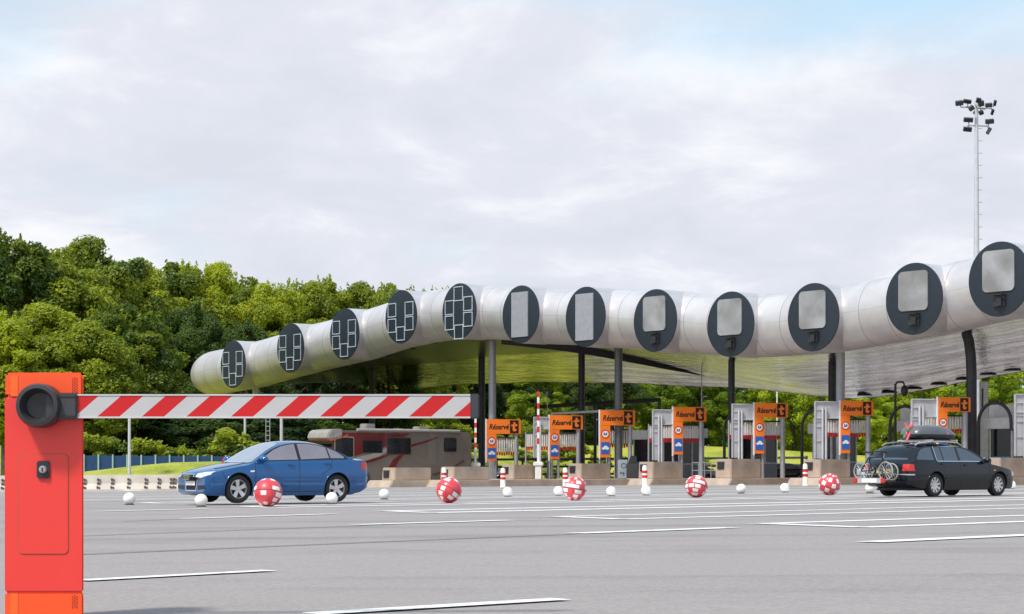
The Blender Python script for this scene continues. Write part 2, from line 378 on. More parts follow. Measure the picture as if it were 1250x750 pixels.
def crown_mesh(name, rw, z0, z1, nb, per, leaf, seed, material):
    """leaf faces in uneven clumps through the crown volume"""
    rd = random.Random(seed); vs = []; fs = []; lr = []
    zc = (z0+z1)/2; hh = (z1-z0)/2
    for i in range(nb):
        while True:
            a = rd.uniform(0, 2*math.pi); t = rd.uniform(-1, 1); rr = rd.uniform(.35, 1)**.5
            prof = math.sqrt(max(0, 1-abs(t)**2.2))*(1.0 if t < 0 else 1-.12*t)
            c = Vector((math.cos(a)*rw*prof*rr, math.sin(a)*rw*prof*rr, zc+hh*t*.95)); break
        br = rd.choice((.5, .65, .8, 1.0, 1.25))*rw*.21; fl = rd.uniform(.65, 1.0); shade = rd.random()
        c += Vector((rd.gauss(0, .25), rd.gauss(0, .25), rd.gauss(0, .35)))
        n = int(per*(br/(rw*.19))**2)
        for k in range(n):
            d = Vector((rd.gauss(0, 1), rd.gauss(0, 1), rd.gauss(.35, 1))); d.normalize()
            r = br*rd.uniform(.55, 1.12)
            p = c+Vector((d.x*r, d.y*r, d.z*r*fl))
            nrm = (d+Vector((rd.gauss(0, .6), rd.gauss(0, .6), rd.gauss(.3, .6)))).normalized()
            u = nrm.orthogonal().normalized(); u.rotate(Matrix.Rotation(rd.uniform(0, 6.28), 3, nrm)); v = nrm.cross(u)
            sz = leaf*rd.uniform(.6, 1.3); o = len(vs)
            bend = nrm*sz*.25
            vs += [p-u*sz, p-v*sz*.55-bend, p+u*sz, p+v*sz*.55-bend]
            fs.append((o, o+1, o+2, o+3)); lr.append(.6*shade+.4*rd.random())
    for s_ in range(16 if z1 > 5 else 4):        # thin leading shoots that break the outline
        a = rd.uniform(0, 6.28); q = rd.uniform(0, .75); base = Vector((math.cos(a)*rw*q, math.sin(a)*rw*q, zc+hh*math.sqrt(1-q*q)*.95)); ln = rd.uniform(.6, 1.5)*(1 if z1 > 5 else .3)
        for k in range(34):
            t = rd.random(); p = base+Vector((math.cos(a)*q*.5, math.sin(a)*q*.5, 1))*ln*t+Vector((rd.gauss(0, .28*(1.1-t)), rd.gauss(0, .28*(1.1-t)), rd.gauss(0, .1)))
            nrm = Vector((rd.gauss(0, 1), rd.gauss(0, 1), rd.gauss(.4, 1))).normalized(); u = nrm.orthogonal().normalized(); v = nrm.cross(u); sz = leaf*rd.uniform(.6, 1.2); o = len(vs)
            vs += [p-u*sz, p-v*sz*.55, p+u*sz, p+v*sz*.55]; fs.append((o, o+1, o+2, o+3)); lr.append(.3+.6*rd.random())
    me = bpy.data.meshes.new(name); me.from_pydata(vs, [], fs); me.materials.append(M[material])
    at = me.attributes.new('leafrand', 'FLOAT', 'FACE'); at.data.foreach_set('value', lr)
    return me
def trunk_mesh(name, z_top, rw, seed):
    rd = random.Random(seed); mb = MB()
    pts = [(0, 0, -.5), (rd.uniform(-.1, .1), rd.uniform(-.1, .1), z_top*.25), (rd.uniform(-.3, .3), rd.uniform(-.3, .3), z_top*.55), (rd.uniform(-.5, .5), rd.uniform(-.5, .5), z_top*.88)]
    mb.tube(pts, [.36, .28, .2, .06], 10)
    for k in range(9):
        t = rd.uniform(.25, .8); base = Vector(pts[1]).lerp(Vector(pts[3]), (t-.25)/.6 if t < .85 else 1); a = rd.uniform(0, 6.28); ln = rw*rd.uniform(.55, .9)
        e = base+Vector((math.cos(a)*ln, math.sin(a)*ln, ln*rd.uniform(.5, .9))); mid = (base+e)/2+Vector((0, 0, -.2))
        mb.tube([base, mid, e], [.12, .08, .03], 6)
    me_o = mb.build(name, 'trunk', smooth=50); me = me_o.data; bpy.data.objects.remove(me_o); return me
# unit trees about 14 m tall
VAR = []
for i, (rw, z0) in enumerate([(4.3, 3.6), (3.8, 3.2), (4.8, 3.9), (4.1, 4.2), (4.5, 3.0)]):
    VAR.append((crown_mesh('tree_crown_mesh', rw, z0, 14, 150, 300, .155, 11+i, 'leaf'), trunk_mesh('tree_trunk_mesh', 12, rw, 31+i)))
LOW = []
for i, (rw, z0) in enumerate([(4.2, .4), (4.6, .2), (3.9, .6)]):
    LOW.append((crown_mesh('low_crown_mesh', rw, z0, 14, 150, 280, .155, 51+i, 'leaf_bright'), trunk_mesh('low_trunk_mesh', 12, rw, 61+i)))
LOW_SHADED = []
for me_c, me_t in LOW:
    m2_ = me_c.copy(); m2_.materials.clear(); m2_.materials.append(M['leaf_shaded']); LOW_SHADED.append((m2_, me_t))
BUSH = [crown_mesh('bush_mesh', 1.5, .1, 3.0, 26, 130, .13, 71+i, 'leaf') for i in range(3)]
ORD = ['first', 'second', 'third', 'fourth', 'fifth', 'sixth', 'seventh', 'eighth', 'ninth', 'tenth', 'eleventh', 'twelfth', 'thirteenth', 'fourteenth', 'fifteenth', 'sixteenth', 'seventeenth', 'eighteenth', 'nineteenth', 'twentieth', 'twenty-first', 'twenty-second', 'twenty-third', 'twenty-fourth']
rt = random.Random(5)
def tree(px, Y, top, var, label, group, wide=1.0, name='tree'):
    X = (px-625)/F*Y; zb = terrain(X, Y); zt = EYE+(H0-top)/F*Y; s = (zt-zb)/14.3
    r = empty(name, (X, Y, zb), rt.uniform(0, 6.28), label, 'tree', group)
    sw = s*wide
    r.scale = (sw, sw, s)
    for me, nm in zip(var, ('crown', 'trunk')):
        c = bpy.data.objects.new(nm, me); COL.objects.link(c); c.parent = r
    return r
prof = [(-60, 290), (0, 295), (60, 320), (125, 309), (150, 327), (200, 327), (240, 330), (300, 340), (350, 352), (400, 347), (450, 350), (500, 353), (530, 352), (580, 372), (1300, 400)]
GA = 'tall trees at the left edge'; GB = 'tall trees behind the left half of the canopy'; GC = 'trees seen under the canopy'
for i, (px, Y, dt) in enumerate([(-45, 150, 0), (8, 146, 0), (64, 150, 0), (118, 158, -4), (162, 186, 0), (205, 192, 0)]):
    tree(px, Y, interp(prof, px)+dt, VAR[i % 5], f'{ORD[i]} tree from the left in the tall front row of the wood', GA, 1.0)
for i, (px, Y, dt) in enumerate([(-20, 132, 95), (40, 134, 70), (95, 133, 85), (140, 140, 60), (176, 188, 45), (232, 192, 40)]):
    tree(px, Y, interp(prof, px)+dt, VAR[(i+2) % 5], f'{ORD[i]} from the left of the shorter trees fronting the wood', 'shorter trees in front of the wood', 1.25)
for i in range(10):
    px = 228+i*34; Y = 196+rt.uniform(-5, 8)
    tree(px, Y, interp(prof, px)+rt.uniform(-2, 7), VAR[(i*2+1) % 5], f'{ORD[i]} from the left of the tall trees whose tops show above the canopy', GB, .85)
for i in range(9):
    px = 10+i*58; Y = 182+rt.uniform(-4, 6)
    tree(px, Y, interp(prof, px)+40+rt.uniform(-5, 15), LOW_SHADED[i % 3], f'{ORD[i]} from the left of the low-branched trees inside the shaded wood', 'low-branched trees inside the wood', .9)
for i in range(20):
    px = 540+i*39; Y = (206 if i % 2 else 216)+rt.uniform(-3, 4)
    tree(px, Y, 432+rt.uniform(-14, 10), (LOW_SHADED if px < 780 and i % 3 else LOW)[(i*2) % 3], f'{ORD[i]} from the left of the bright low-branched trees seen below the canopy', GC, 1.15)
for i in range(24):
    px = -40+i*58; Y = 236+rt.uniform(-4, 4)
    tree(px, Y, 438+rt.uniform(-14, 10), (LOW_SHADED if px < 700 else LOW)[(i*2+1) % 3], f'{ORD[i]} from the left of the far low-branched trees filling the back of the wood', 'far trees at the back of the wood', 1.5)
for i, (px, Y, tp) in enumerate([(112, 136, 500), (150, 139, 492), (190, 137, 503), (228, 142, 490), (262, 138, 498), (300, 144, 492), (338, 141, 497), (378, 158, 500), (425, 176, 494), (475, 184, 498)]):
    tree(px, Y, tp, LOW_SHADED[(i*2+1) % 3], f'{ORD[i]} from the left of the small shaded trees behind the blue fence and motorhome', 'small trees behind the fence', 2.1)
# bushes
def bush(px, Y, h, label, group, i=0, zoff=0):
    X = (px-625)/F*Y; o = bpy.data.objects.new('bush', BUSH[i % 3]); COL.objects.link(o); zb = terrain(X, Y)
    o.location = (X, Y, zb-.1+zoff); s = h/3; o.scale = (s*rt.uniform(1.0, 1.4), s*1.2, s); o.rotation_euler.z = rt.uniform(0, 6.28)
    tag(o, label, 'bush', group)
for i in range(11):
    bush(70+i*23+rt.uniform(-6, 6), 124+rt.uniform(-1.5, 3), rt.uniform(1.8, 3.2), f'{ORD[i]} leafy bush from the left just behind the blue fence', 'bushes behind the blue fence', i)
for i in range(18):
    bush(360+i*29+rt.uniform(-8, 8), (172 if i < 6 else 184)+rt.uniform(-2, 5), rt.uniform(2, 3.6), f'{ORD[i]} leafy bush from the left on the grass bank under the canopy', 'bushes on the grass bank', i+1)
# ------------------------------------------------------------------ canopy
def pal(name, base, rough, metal, seam):
    """panelled sheet metal: joints drawn from the UVs (u, v in metres)"""
    m, nt, b = node_mat(name)
    uv = nn(nt, 'ShaderNodeUVMap'); sp = nn(nt, 'ShaderNodeSeparateXYZ'); nt.links.new(uv.outputs[0], sp.inputs[0])
    mm = lambda op, a, b_=None: math_n(op, a, b_, nt.nodes, nt.links)
    def joint(s, period, width):
        f = mm('FRACT', mm('DIVIDE', s, period)); return mm('LESS_THAN', f, width/period)
    j = mm('MAXIMUM', joint(sp.outputs[0], seam[0], .045), mm('MULTIPLY', joint(sp.outputs[1], seam[1], .03), .45))
    tc = nn(nt, 'ShaderNodeTexCoord'); n1 = nn(nt, 'ShaderNodeTexNoise', i_Scale=.8, i_Detail=6.); nt.links.new(tc.outputs['Object'], n1.inputs['Vector'])
    mr = nn(nt, 'ShaderNodeMapRange'); mr.inputs[1].default_value = .3; mr.inputs[2].default_value = .7; mr.inputs[3].default_value = .9; mr.inputs[4].default_value = 1.08
    nt.links.new(n1.outputs['Fac'], mr.inputs[0])
    # each panel a slightly different tone
    wn = nn(nt, 'ShaderNodeTexWhiteNoise', noise_dimensions='2D'); cb = nn(nt, 'ShaderNodeCombineXYZ')
    nt.links.new(mm('FLOOR', mm('DIVIDE', sp.outputs[0], seam[0])), cb.inputs[0]); nt.links.new(mm('FLOOR', mm('DIVIDE', sp.outputs[1], seam[1])), cb.inputs[1]); nt.links.new(cb.outputs[0], wn.inputs['Vector'])
    tone = mm('MULTIPLY', mm('ADD', mm('MULTIPLY', wn.outputs['Value'], .08), .96), mr.outputs[0])
    tone = mm('MULTIPLY', tone, mm('SUBTRACT', 1.0, mm('MULTIPLY', j, .5)))
    vs = nn(nt, 'ShaderNodeVectorMath', operation='SCALE'); vs.inputs[0].default_value = base; nt.links.new(tone, vs.inputs['Scale'])
    nt.links.new(vs.outputs[0], b.inputs['Base Color']); b.inputs['Roughness'].default_value = rough; b.inputs['Metallic'].default_value = metal
    return m, nt, b
pal('tube_metal', (.60, .575, .58), .48, .5, (2.05, 2.1))
mat('disc_navy', (.012, .019, .030), .5, var=.15)
mat('disc_frame', (.55, .62, .68), .4, .3)
mat('display_grey', (.36, .36, .40), .35, .3, var=.08)
m, nt, b = node_mat('soffit_metal')
uv = nn(nt, 'ShaderNodeUVMap'); mp = nn(nt, 'ShaderNodeMapping'); mp.inputs['Scale'].default_value = (.9, 1.6, 1)
n1 = nn(nt, 'ShaderNodeTexNoise', i_Scale=1., i_Detail=5.); nt.links.new(uv.outputs[0], mp.inputs[0]); nt.links.new(mp.outputs[0], n1.inputs['Vector'])
bp = nn(nt, 'ShaderNodeBump', i_Strength=1., i_Distance=.10); nt.links.new(n1.outputs['Fac'], bp.inputs['Height']); nt.links.new(bp.outputs[0], b.inputs['Normal'])
sp = nn(nt, 'ShaderNodeSeparateXYZ'); nt.links.new(uv.outputs[0], sp.inputs[0])
fr = math_n('LESS_THAN', math_n('FRACT', math_n('DIVIDE', sp.outputs[1], .6, nt.nodes, nt.links), None, nt.nodes, nt.links), .05, nt.nodes, nt.links)
fr2 = math_n('LESS_THAN', math_n('FRACT', math_n('DIVIDE', sp.outputs[0], 3.1, nt.nodes, nt.links), None, nt.nodes, nt.links), .012, nt.nodes, nt.links)
mxx = nn(nt, 'ShaderNodeMix', data_type='RGBA'); mxx.inputs[7].default_value = (.3, .28, .27, 1)
mpq = nn(nt, 'ShaderNodeMapping'); mpq.inputs['Scale'].default_value = (.16, 1.3, 1); nt.links.new(uv.outputs[0], mpq.inputs[0]); nq = nn(nt, 'ShaderNodeTexNoise', i_Scale=1., i_Detail=7., i_Roughness=.65); nt.links.new(mpq.outputs[0], nq.inputs['Vector'])
cq = nn(nt, 'ShaderNodeValToRGB'); nt.links.new(nq.outputs['Fac'], cq.inputs[0]); cq.color_ramp.elements[0].position = .40; cq.color_ramp.elements[0].color = (.20, .18, .175, 1); cq.color_ramp.elements[1].position = .60; cq.color_ramp.elements[1].color = (.86, .80, .75, 1); nt.links.new(cq.outputs[0], mxx.inputs[6])
nt.links.new(math_n('MAXIMUM', fr, fr2, nt.nodes, nt.links), mxx.inputs[0]); nt.links.new(mxx.outputs[2], b.inputs['Base Color'])
b.inputs['Metallic'].default_value = 1; b.inputs['Roughness'].default_value = .09

DX = [(285, 445), (355, 425), (421, 408), (490, 387), (561, 380), (636, 384), (715, 387), (800, 391.5), (892, 396), (993, 387.5), (1116, 365), (1220, 341)]
def disc_pos(px, py):
    h = 58+.0362*(px-285); Y = F*4/h; return P(px, py, Y)
STUB = 2.2
discs = [disc_pos(*q) for q in DX]
A0 = discs[0]+DD*STUB; A0.z = 0
avals = [(d+DD*STUB-A0).to_2d().dot(TT.to_2d()) for d in discs]
ztab = [(-14, 9.35)]+[(a, d.z) for a, d in zip(avals, discs)]+[(avals[-1]+6, 11.0), (avals[-1]+14, 11.4), (avals[-1]+24, 10.6)]
ztab[0] = (-9.0, discs[0].z-.55)
A_END0, A_END1 = -9.5, avals[-1]+24
def zc(a): return sinterp(ztab, a)
def AX(a, w=0): v = A0+TT*a+DD*w; return v
def trad(a):
    d = min(abs(a-q) for q in avals); r = 1.955-.03*sst(.3, 2.6, d)
    e = a-A_END0
    if e < 3.0: r *= max(0.0, 1-((3.0-e)/3.0)**2.1)**.5
    return r
canopy = empty('toll_plaza_canopy', AX(0), 0, 'long undulating silver tube canopy with dark round discs spanning the toll lanes', 'canopy')
def local(v): return Vector(v)-Vector(canopy.location)
# tube
mb = MB(); n = 40; st = []
a = A_END0+.001
while a < A_END1: st.append(a); a += .1 if a < A_END0+3.1 else .4
uvs = []
for a in st:
    r = max(.02, trad(a)); c = local(AX(a)); c.z = zc(a)
    for k in range(n):
        th = 2*math.pi*k/n; mb.v.append(c+NF*(r*math.cos(th))+Vector((0, 0, r*math.sin(th)))); uvs.append((a-A_END0, 2*th))
for i in range(len(st)-1):
    for k in range(n): mb.f.append((i*n+k, i*n+(k+1) % n, (i+1)*n+(k+1) % n, (i+1)*n+k)); mb.m.append(0)
mb.f.append(tuple(range(n))); mb.m.append(0)
def set_uv(o, uvs, wrap=None):
    me = o.data; ul = me.uv_layers.new(name='UVMap')
    for p in me.polygons:
        q = [list(uvs[me.loops[l].vertex_index]) for l in p.loop_indices]
        if wrap:
            mxv = max(x[1] for x in q)
            for x in q:
                if mxv-x[1] > wrap/2: x[1] += wrap
        for l, x in zip(p.loop_indices, q): ul.data[l].uv = x
tube = mb.build('roof_tube', 'tube_metal', canopy, smooth=50); set_uv(tube, uvs, wrap=4*math.pi)
# stubs with discs
for i, (a, d) in enumerate(zip(avals, discs)):
    c = local(AX(a)); c.z = d.z; s = MB(); n = 48; uvs = []; hs = [0, .5, 1, 1.5, 2.0, STUB]
    for h in hs:
        for k in range(n):
            th = 2*math.pi*k/n; s.v.append(c+NF*h+TT*(2*math.cos(th))+Vector((0, 0, 2*math.sin(th)))); uvs.append((.3+h*.5, 2*th+.2))
    for j in range(len(hs)-1):
        for k in range(n): s.f.append((j*n+k, j*n+(k+1) % n, (j+1)*n+(k+1) % n, (j+1)*n+k)); s.m.append(0)
    so_ = s.build('disc_collar', 'tube_metal', canopy, smooth=50); set_uv(so_, uvs, wrap=4*math.pi)
    s = MB(); e = [(2.0, STUB-.02), (2.0, STUB+.05), (1.95, STUB+.06), (0.001, STUB+.06)]
    for r_, h in e:
        for k in range(64):
            th = 2*math.pi*k/64; s.v.append(c+NF*h+TT*(r_*.998*math.cos(th))+Vector((0, 0, r_*.998*math.sin(th))))
    for j in range(3):
        for k in range(64): s.f.append((j*64+k, j*64+(k+1) % 64, (j+1)*64+(k+1) % 64, (j+1)*64+k)); s.m.append(0)
    dsc = s.build('end_disc', 'disc_navy', canopy, smooth=30)
    def at(u, v, h): return c+NF*(STUB+h)+TT*u*2+Vector((0, 0, v*2))
    if i <= 4:
        rects = [(-.80, .52), (-.80, -.06), (-.25, -.38), (.29, .52), (.29, -.03)]
        if i == 4: rects = [(-.80, .40), (-.80, -.15), (-.25, -.5), (.29, .48), (.29, -.08), (-.27, .87)]
        f = MB()
        for (u0, v1) in rects:
            u1 = u0+.5; v0 = v1-.49
            for (ua, va, ub, vb) in [(u0, v1, u1, v1), (u0, v0, u1, v0), (u0, v0, u0, v1), (u1, v0, u1, v1)]:
                pa = at(ua, va, .08); pb = at(ub, vb, .08); mid = (pa+pb)/2; d_ = pb-pa; ln = d_.length+.06
                if abs(ua-ub) > .01: f.box(mid, (ln, .05, .06), 0, Matrix((TT, NF, Vector((0, 0, 1)))).transposed())
                else: f.box(mid, (.06, .05, ln-.12), 0, Matrix((TT, NF, Vector((0, 0, 1)))).transposed())
        f.build('signal_frames', 'disc_frame', dsc)
    else:
        if i <= 6: u0, u1, v0, v1, rr = -.46, .43, -.78, .77, .03
        else: u0, u1, v0, v1, rr = -.52, .51, -.33, .77, .14
        pts = []
        for (cu, cv, a0_) in [(u1-rr, v1-rr, 0), (u0+rr, v1-rr, 90), (u0+rr, v0+rr, 180), (u1-rr, v0+rr, 270)]:
            for q in range(6): pts.append((cu+rr*math.cos(R(a0_+18*q)), cv+rr*math.sin(R(a0_+18*q))))
        f = MB(); k = len(pts); vs = [at(u, v, .05) for u, v in pts]+[at(u, v, .13) for u, v in pts]
        f.add(vs, [tuple(range(k)), tuple(range(2*k-1, k-1, -1))]+[(j, (j+1) % k, (j+1) % k+k, j+k) for j in range(k)])
        f.build('display_panel', 'display_grey' if i <= 6 else 'display_mirror', dsc) if i <= 6 else None
        if i > 6:
            if 'display_mirror' not in M:
                m_, nt_, b_ = node_mat('display_mirror'); tcc = nn(nt_, 'ShaderNodeTexCoord'); nz = nn(nt_, 'ShaderNodeTexNoise', i_Scale=.6, i_Detail=3., i_Distortion=.3)
                nt_.links.new(tcc.outputs['Object'], nz.inputs['Vector']); crr = nn(nt_, 'ShaderNodeValToRGB'); nt_.links.new(nz.outputs['Fac'], crr.inputs[0])
                crr.color_ramp.elements[0].position = .35; crr.color_ramp.elements[0].color = (.24, .235, .23, 1); crr.color_ramp.elements[1].position = .75; crr.color_ramp.elements[1].color = (.44, .44, .46, 1)
                nt_.links.new(crr.outputs[0], b_.inputs['Base Color']); b_.inputs['Roughness'].default_value = .22; b_.inputs['Metallic'].default_value = .3
            f.build('display_panel', 'display_mirror', dsc)
            f = MB(); Mx = Matrix((TT, NF, Vector((0, 0, 1)))).transposed()
            f.box(at(.04, -.58, .12), (.75, .14, .62), 0, Mx); f.box(at(.09, -.62, .26), (.34, .18, .4), 1, Mx); f.box(at(.05, -.42, .26), (.7, .3, .05), 0, Mx)
            f.build('lamp_box', ['black_plastic', 'dark_steel'], dsc)
# soffit and roof plate behind the tube
WD = 18.0
rear_tab = [(200, 486), (350, 481), (434, 480), (504, 474), (602, 468), (700, 467), (794, 469), (899, 474), (954, 478), (1045, 487), (1136, 474), (1250, 453), (1400, 425)]
def px_of(v): return 625+v.x/v.y*F
def z_rear(a):
    v = AX(a, WD); y = sinterp(rear_tab, px_of(v)); return EYE+(H0-y)/F*v.y
def soff(a, w):
    zf = zc(a)-trad(a)*.93; zr = z_rear(a); t = w/WD
    L_ = 1-sst(avals[4], avals[6], a)
    return lerp(zf, zr, t)+(.36+.45*L_)*math.sin(math.pi*t)*(1+.15*math.sin(a*.19)) + .04*math.sin(a*.55+t*5)
nw = 26; st2 = []; a = -4.5
while a < A_END1: st2.append(a); a += .6
def sheet(zfn, w0=.35):
    vs = []; uvs = []; fs = []
    for a in st2:
        for j in range(nw+1):
            w_ = lerp(w0, WD, j/nw); v = local(AX(a, w_)); v.z = zfn(a, w_); vs.append(v); uvs.append((a, w_))
    for i in range(len(st2)-1):
        for j in range(nw): k = i*(nw+1)+j; fs.append((k, k+1, k+nw+2, k+nw+1))
    return vs, uvs, fs
s = MB(); vs, uvs, fs = sheet(soff); s.add(vs, fs); so_ = s.build('soffit', 'soffit_metal', canopy, smooth=60); set_uv(so_, uvs)
s = MB(); roof_top = lambda a, w_: max(soff(a, w_)+.25, lerp(zc(a)+trad(a)*.9, soff(a, WD)+.35, min(1, w_/WD*1.6)))
vs, uvs, fs = sheet(roof_top, .3); s.add(vs, fs)
nS = len(st2)
def edge_face(s, j):       # close an edge between soffit and roof
    o = len(s.v)
    for a in st2:
        w_ = WD if j else .35; v = local(AX(a, w_)); v.z = soff(a, w_)-.02; u = v.copy(); u.z = roof_top(a, w_); s.v += [v, u]
    for i in range(nS-1): s.f.append((o+2*i, o+2*i+1, o+2*i+3, o+2*i+2)); s.m.append(0)
edge_face(s, 1)
for a in (st2[0], st2[-1]):
    o = len(s.v)
    for j in range(nw+1):
        w_ = lerp(.35, WD, j/nw); v = local(AX(a, w_)); v.z = soff(a, w_)-.02; u = v.copy(); u.z = roof_top(a, w_); s.v += [v, u]
    for j in range(nw): s.f.append((o+2*j, o+2*j+1, o+2*j+3, o+2*j+2)); s.m.append(0)
s.build('roof_plate', 'steel_grey', canopy, smooth=60)
# dark recessed lights along the edges
def solve_a(px, w_):
    k = (px-625)/F; q = AX(0, w_); return -(q.x-k*q.y)/(TT.x-k*TT.y)
ov = [(340+i*26.5, .7) for i in range(10)]+[(1056+i*30, 17.4) for i in range(9)]
for px, w_ in ov:
    a = solve_a(px, w_); c = local(AX(a, w_)); c.z = soff(a, w_)-.02 if w_ > 2 else zc(a)-1.86
    d = MB(); d.lathe([(.02, .08), (.55, .08), (.55, .0), (.02, .0)], c, 'Z', 24); d.build('downlight', 'black_plastic', canopy, smooth=40)
fb = MB(); fa, fw_ = solve_a(612, .8), .8; ga, gw = solve_a(862, 15), 15.0; top_r = []; bot_r = []  # added dark rib along the fold, standing in for the shaded wedge
for k in range(25):
    t = k/24; aa = lerp(fa, ga, t); ww_ = lerp(fw_, gw, t); v = local(AX(aa, ww_)); v.z = soff(aa, ww_)+.05; u = v.copy(); u.z -= .05+.55*math.sin(math.pi*min(1, .25+t*.75)); top_r.append(v); bot_r.append(u)
wv_ = Vector((.12, .12, 0)); vs = top_r+bot_r+[q+wv_ for q in top_r]+[q+wv_ for q in bot_r]; n_ = 25
fb.add(vs, [(k, k+1, n_+k+1, n_+k) for k in range(24)]+[(2*n_+k, 3*n_+k, 3*n_+k+1, 2*n_+k+1) for k in range(24)]+[(n_+k, n_+k+1, 3*n_+k+1, 3*n_+k) for k in range(24)])
fb.build('fold_shade_rib', 'dark_steel', canopy)
dp = MB(); rows_ = []  # added dark sheet standing in for shade under the left wing's front
p0, p1 = solve_a(395, 3), solve_a(745, 8.6); mat('soffit_shade', (.075, .066, .06), .28, .4, var=.3, scale=.8)
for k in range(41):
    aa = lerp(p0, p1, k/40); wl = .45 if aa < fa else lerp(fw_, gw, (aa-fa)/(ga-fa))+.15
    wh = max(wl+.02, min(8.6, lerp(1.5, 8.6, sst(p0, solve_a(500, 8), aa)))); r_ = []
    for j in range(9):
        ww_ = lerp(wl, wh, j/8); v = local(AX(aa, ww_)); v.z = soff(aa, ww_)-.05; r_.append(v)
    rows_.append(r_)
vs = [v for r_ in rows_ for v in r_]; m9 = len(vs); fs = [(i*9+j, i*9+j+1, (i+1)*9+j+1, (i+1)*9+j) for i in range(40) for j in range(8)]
dp.add(vs+[v+Vector((0, 0, .03)) for v in vs], fs+[tuple(q+m9 for q in f[::-1]) for f in fs]); dp.build('soffit_shade_sheet', 'soffit_shade', canopy, smooth=50)
# columns: (px at top, w, radius, material)
for px, w_, r_, mt in [(601, 1.5, .27, 'steel_grey'), (755, 1.7, .27, 'dark_col'), (1026, 1.5, .27, 'steel_grey'), (312, .3, .27, 'pale_steel'),
                       (454, 8, .27, 'dark_steel'), (588, 9, .27, 'dark_steel'), (710, 9, .25, 'dark_steel'), (893, 5, .22, 'dark_steel'), (1016, 8, .26, 'dark_steel'), (1186, 3, .3, 'dark_steel')]:
    if mt == 'dark_col' and mt not in M: mat('dark_col', (.12, .12, .13), .4, .3)
    a = solve_a(px, w_); v = AX(a, w_); top = local(v); top.z = soff(a, w_)+.25; bot = local(v); bot.z = g(v.x, v.y)+.0
    c = MB(); top2 = top.copy()
    if px == 1186: top2 = top-TT*.45; pts = [bot, top-Vector((0, 0, 2.6)), top-Vector((0, 0, 1.6))-TT*.05, top-Vector((0, 0, .7))-TT*.18, top2]
    else: pts = [bot, top]
    c.tube(pts, r_, 16); c.lathe([(r_+.22, -.3), (r_+.22, .06), (.02, .06)], bot, 'Z', 16)
    c.build('column', mt, canopy, smooth=50)

# ------------------------------------------------------------------ islands with blocks
BX = Matrix((TT, DD, Vector((0, 0, 1)))).transposed()   # local x along the canopy, y up the lane
def lane_box(mb, org, x0, x1, y0, y1, z0, z1, mi=0, cham=0):
    """box in lane coordinates relative to org"""
    f = lambda x, y, z: org+TT*x+DD*y+Vector((0, 0, z))
    vs = [f(x0, y0, z0), f(x1, y0, z0), f(x1, y1, z0), f(x0, y1, z0), f(x0, y0+cham, z1), f(x1, y0+cham, z1), f(x1, y1, z1), f(x0, y1, z1)]
    mb.add(vs, [(0, 1, 2, 3), (4, 5, 6, 7), (0, 1, 5, 4), (1, 2, 6, 5), (2, 3, 7, 6), (3, 0, 4, 7)], mi)
isl_px = [612, 693, 779, 873, 980, 1088, 1195, 1322]
IS = []
topy = {612: 567.5, 693: 566, 779: 564, 873: 560.5, 980: 561, 1088: 560, 1195: 559, 1322: 556}
IW = 2.0
def island(org, h, label, group, ln=24, w=IW, blen=2.6, name='concrete_island'):
    e = empty(name, org, 0, label, 'concrete island', group)
    o0 = Vector((0, 0, 0))
    s = MB(); lane_box(s, o0, -.5, w, -1.1, ln, -.3, .42, 0, .5); s.build('kerb_base', 'concrete', e, bevel=.05)
    s = MB(); lane_box(s, o0, 0, 1.35, .0, blen, .41, h, 0, .06); b_ = s.build('upper_block', 'concrete', e, bevel=.04)
    s = MB(); lane_box(s, o0, .2, .75, -.03, .05, h-.62, h-.16, 0); lane_box(s, o0, .27, .68, -.06, -.02, h-.56, h-.22, 1)
    s.build('reflector_plate', ['dark_grey', 'black_plastic'], e)
    return e
for i, px in enumerate(isl_px):
    a = solve_a(px, -3.0); v = AX(a, -3); v.z = g(v.x, v.y); sc_ = F/v.y; h = EYE+(H0-topy[px])/sc_-v.z
    IS.append((a, v))
    island(v, h, ['tan concrete island nose below the leftmost orange sign', 'tan concrete island nose below the second orange sign', 'tan concrete island nose behind the red striped bollard left of the middle', 'tan concrete island nose below the orange sign right of the middle', 'tan concrete island nose behind the checkered ball nearest the black car', 'tan concrete island nose hidden mostly behind the black estate car', 'tan concrete island nose right of the black estate car', 'tan concrete island nose at the right edge of the photo'][i], 'concrete islands between the toll lanes')
for i, (px, ty, lab) in enumerate([(466, 571, 'low tan concrete block below the front half of the motorhome'), (537, 570, 'low tan concrete block in front of the motorhome rear wheel')]):
    v = P(px, 570, 118); v.z = g(v.x, v.y); h = EYE+(H0-ty)/(F/v.y)-v.z; island(v, h, lab, 'concrete islands between the toll lanes', ln=14, blen=2.7)

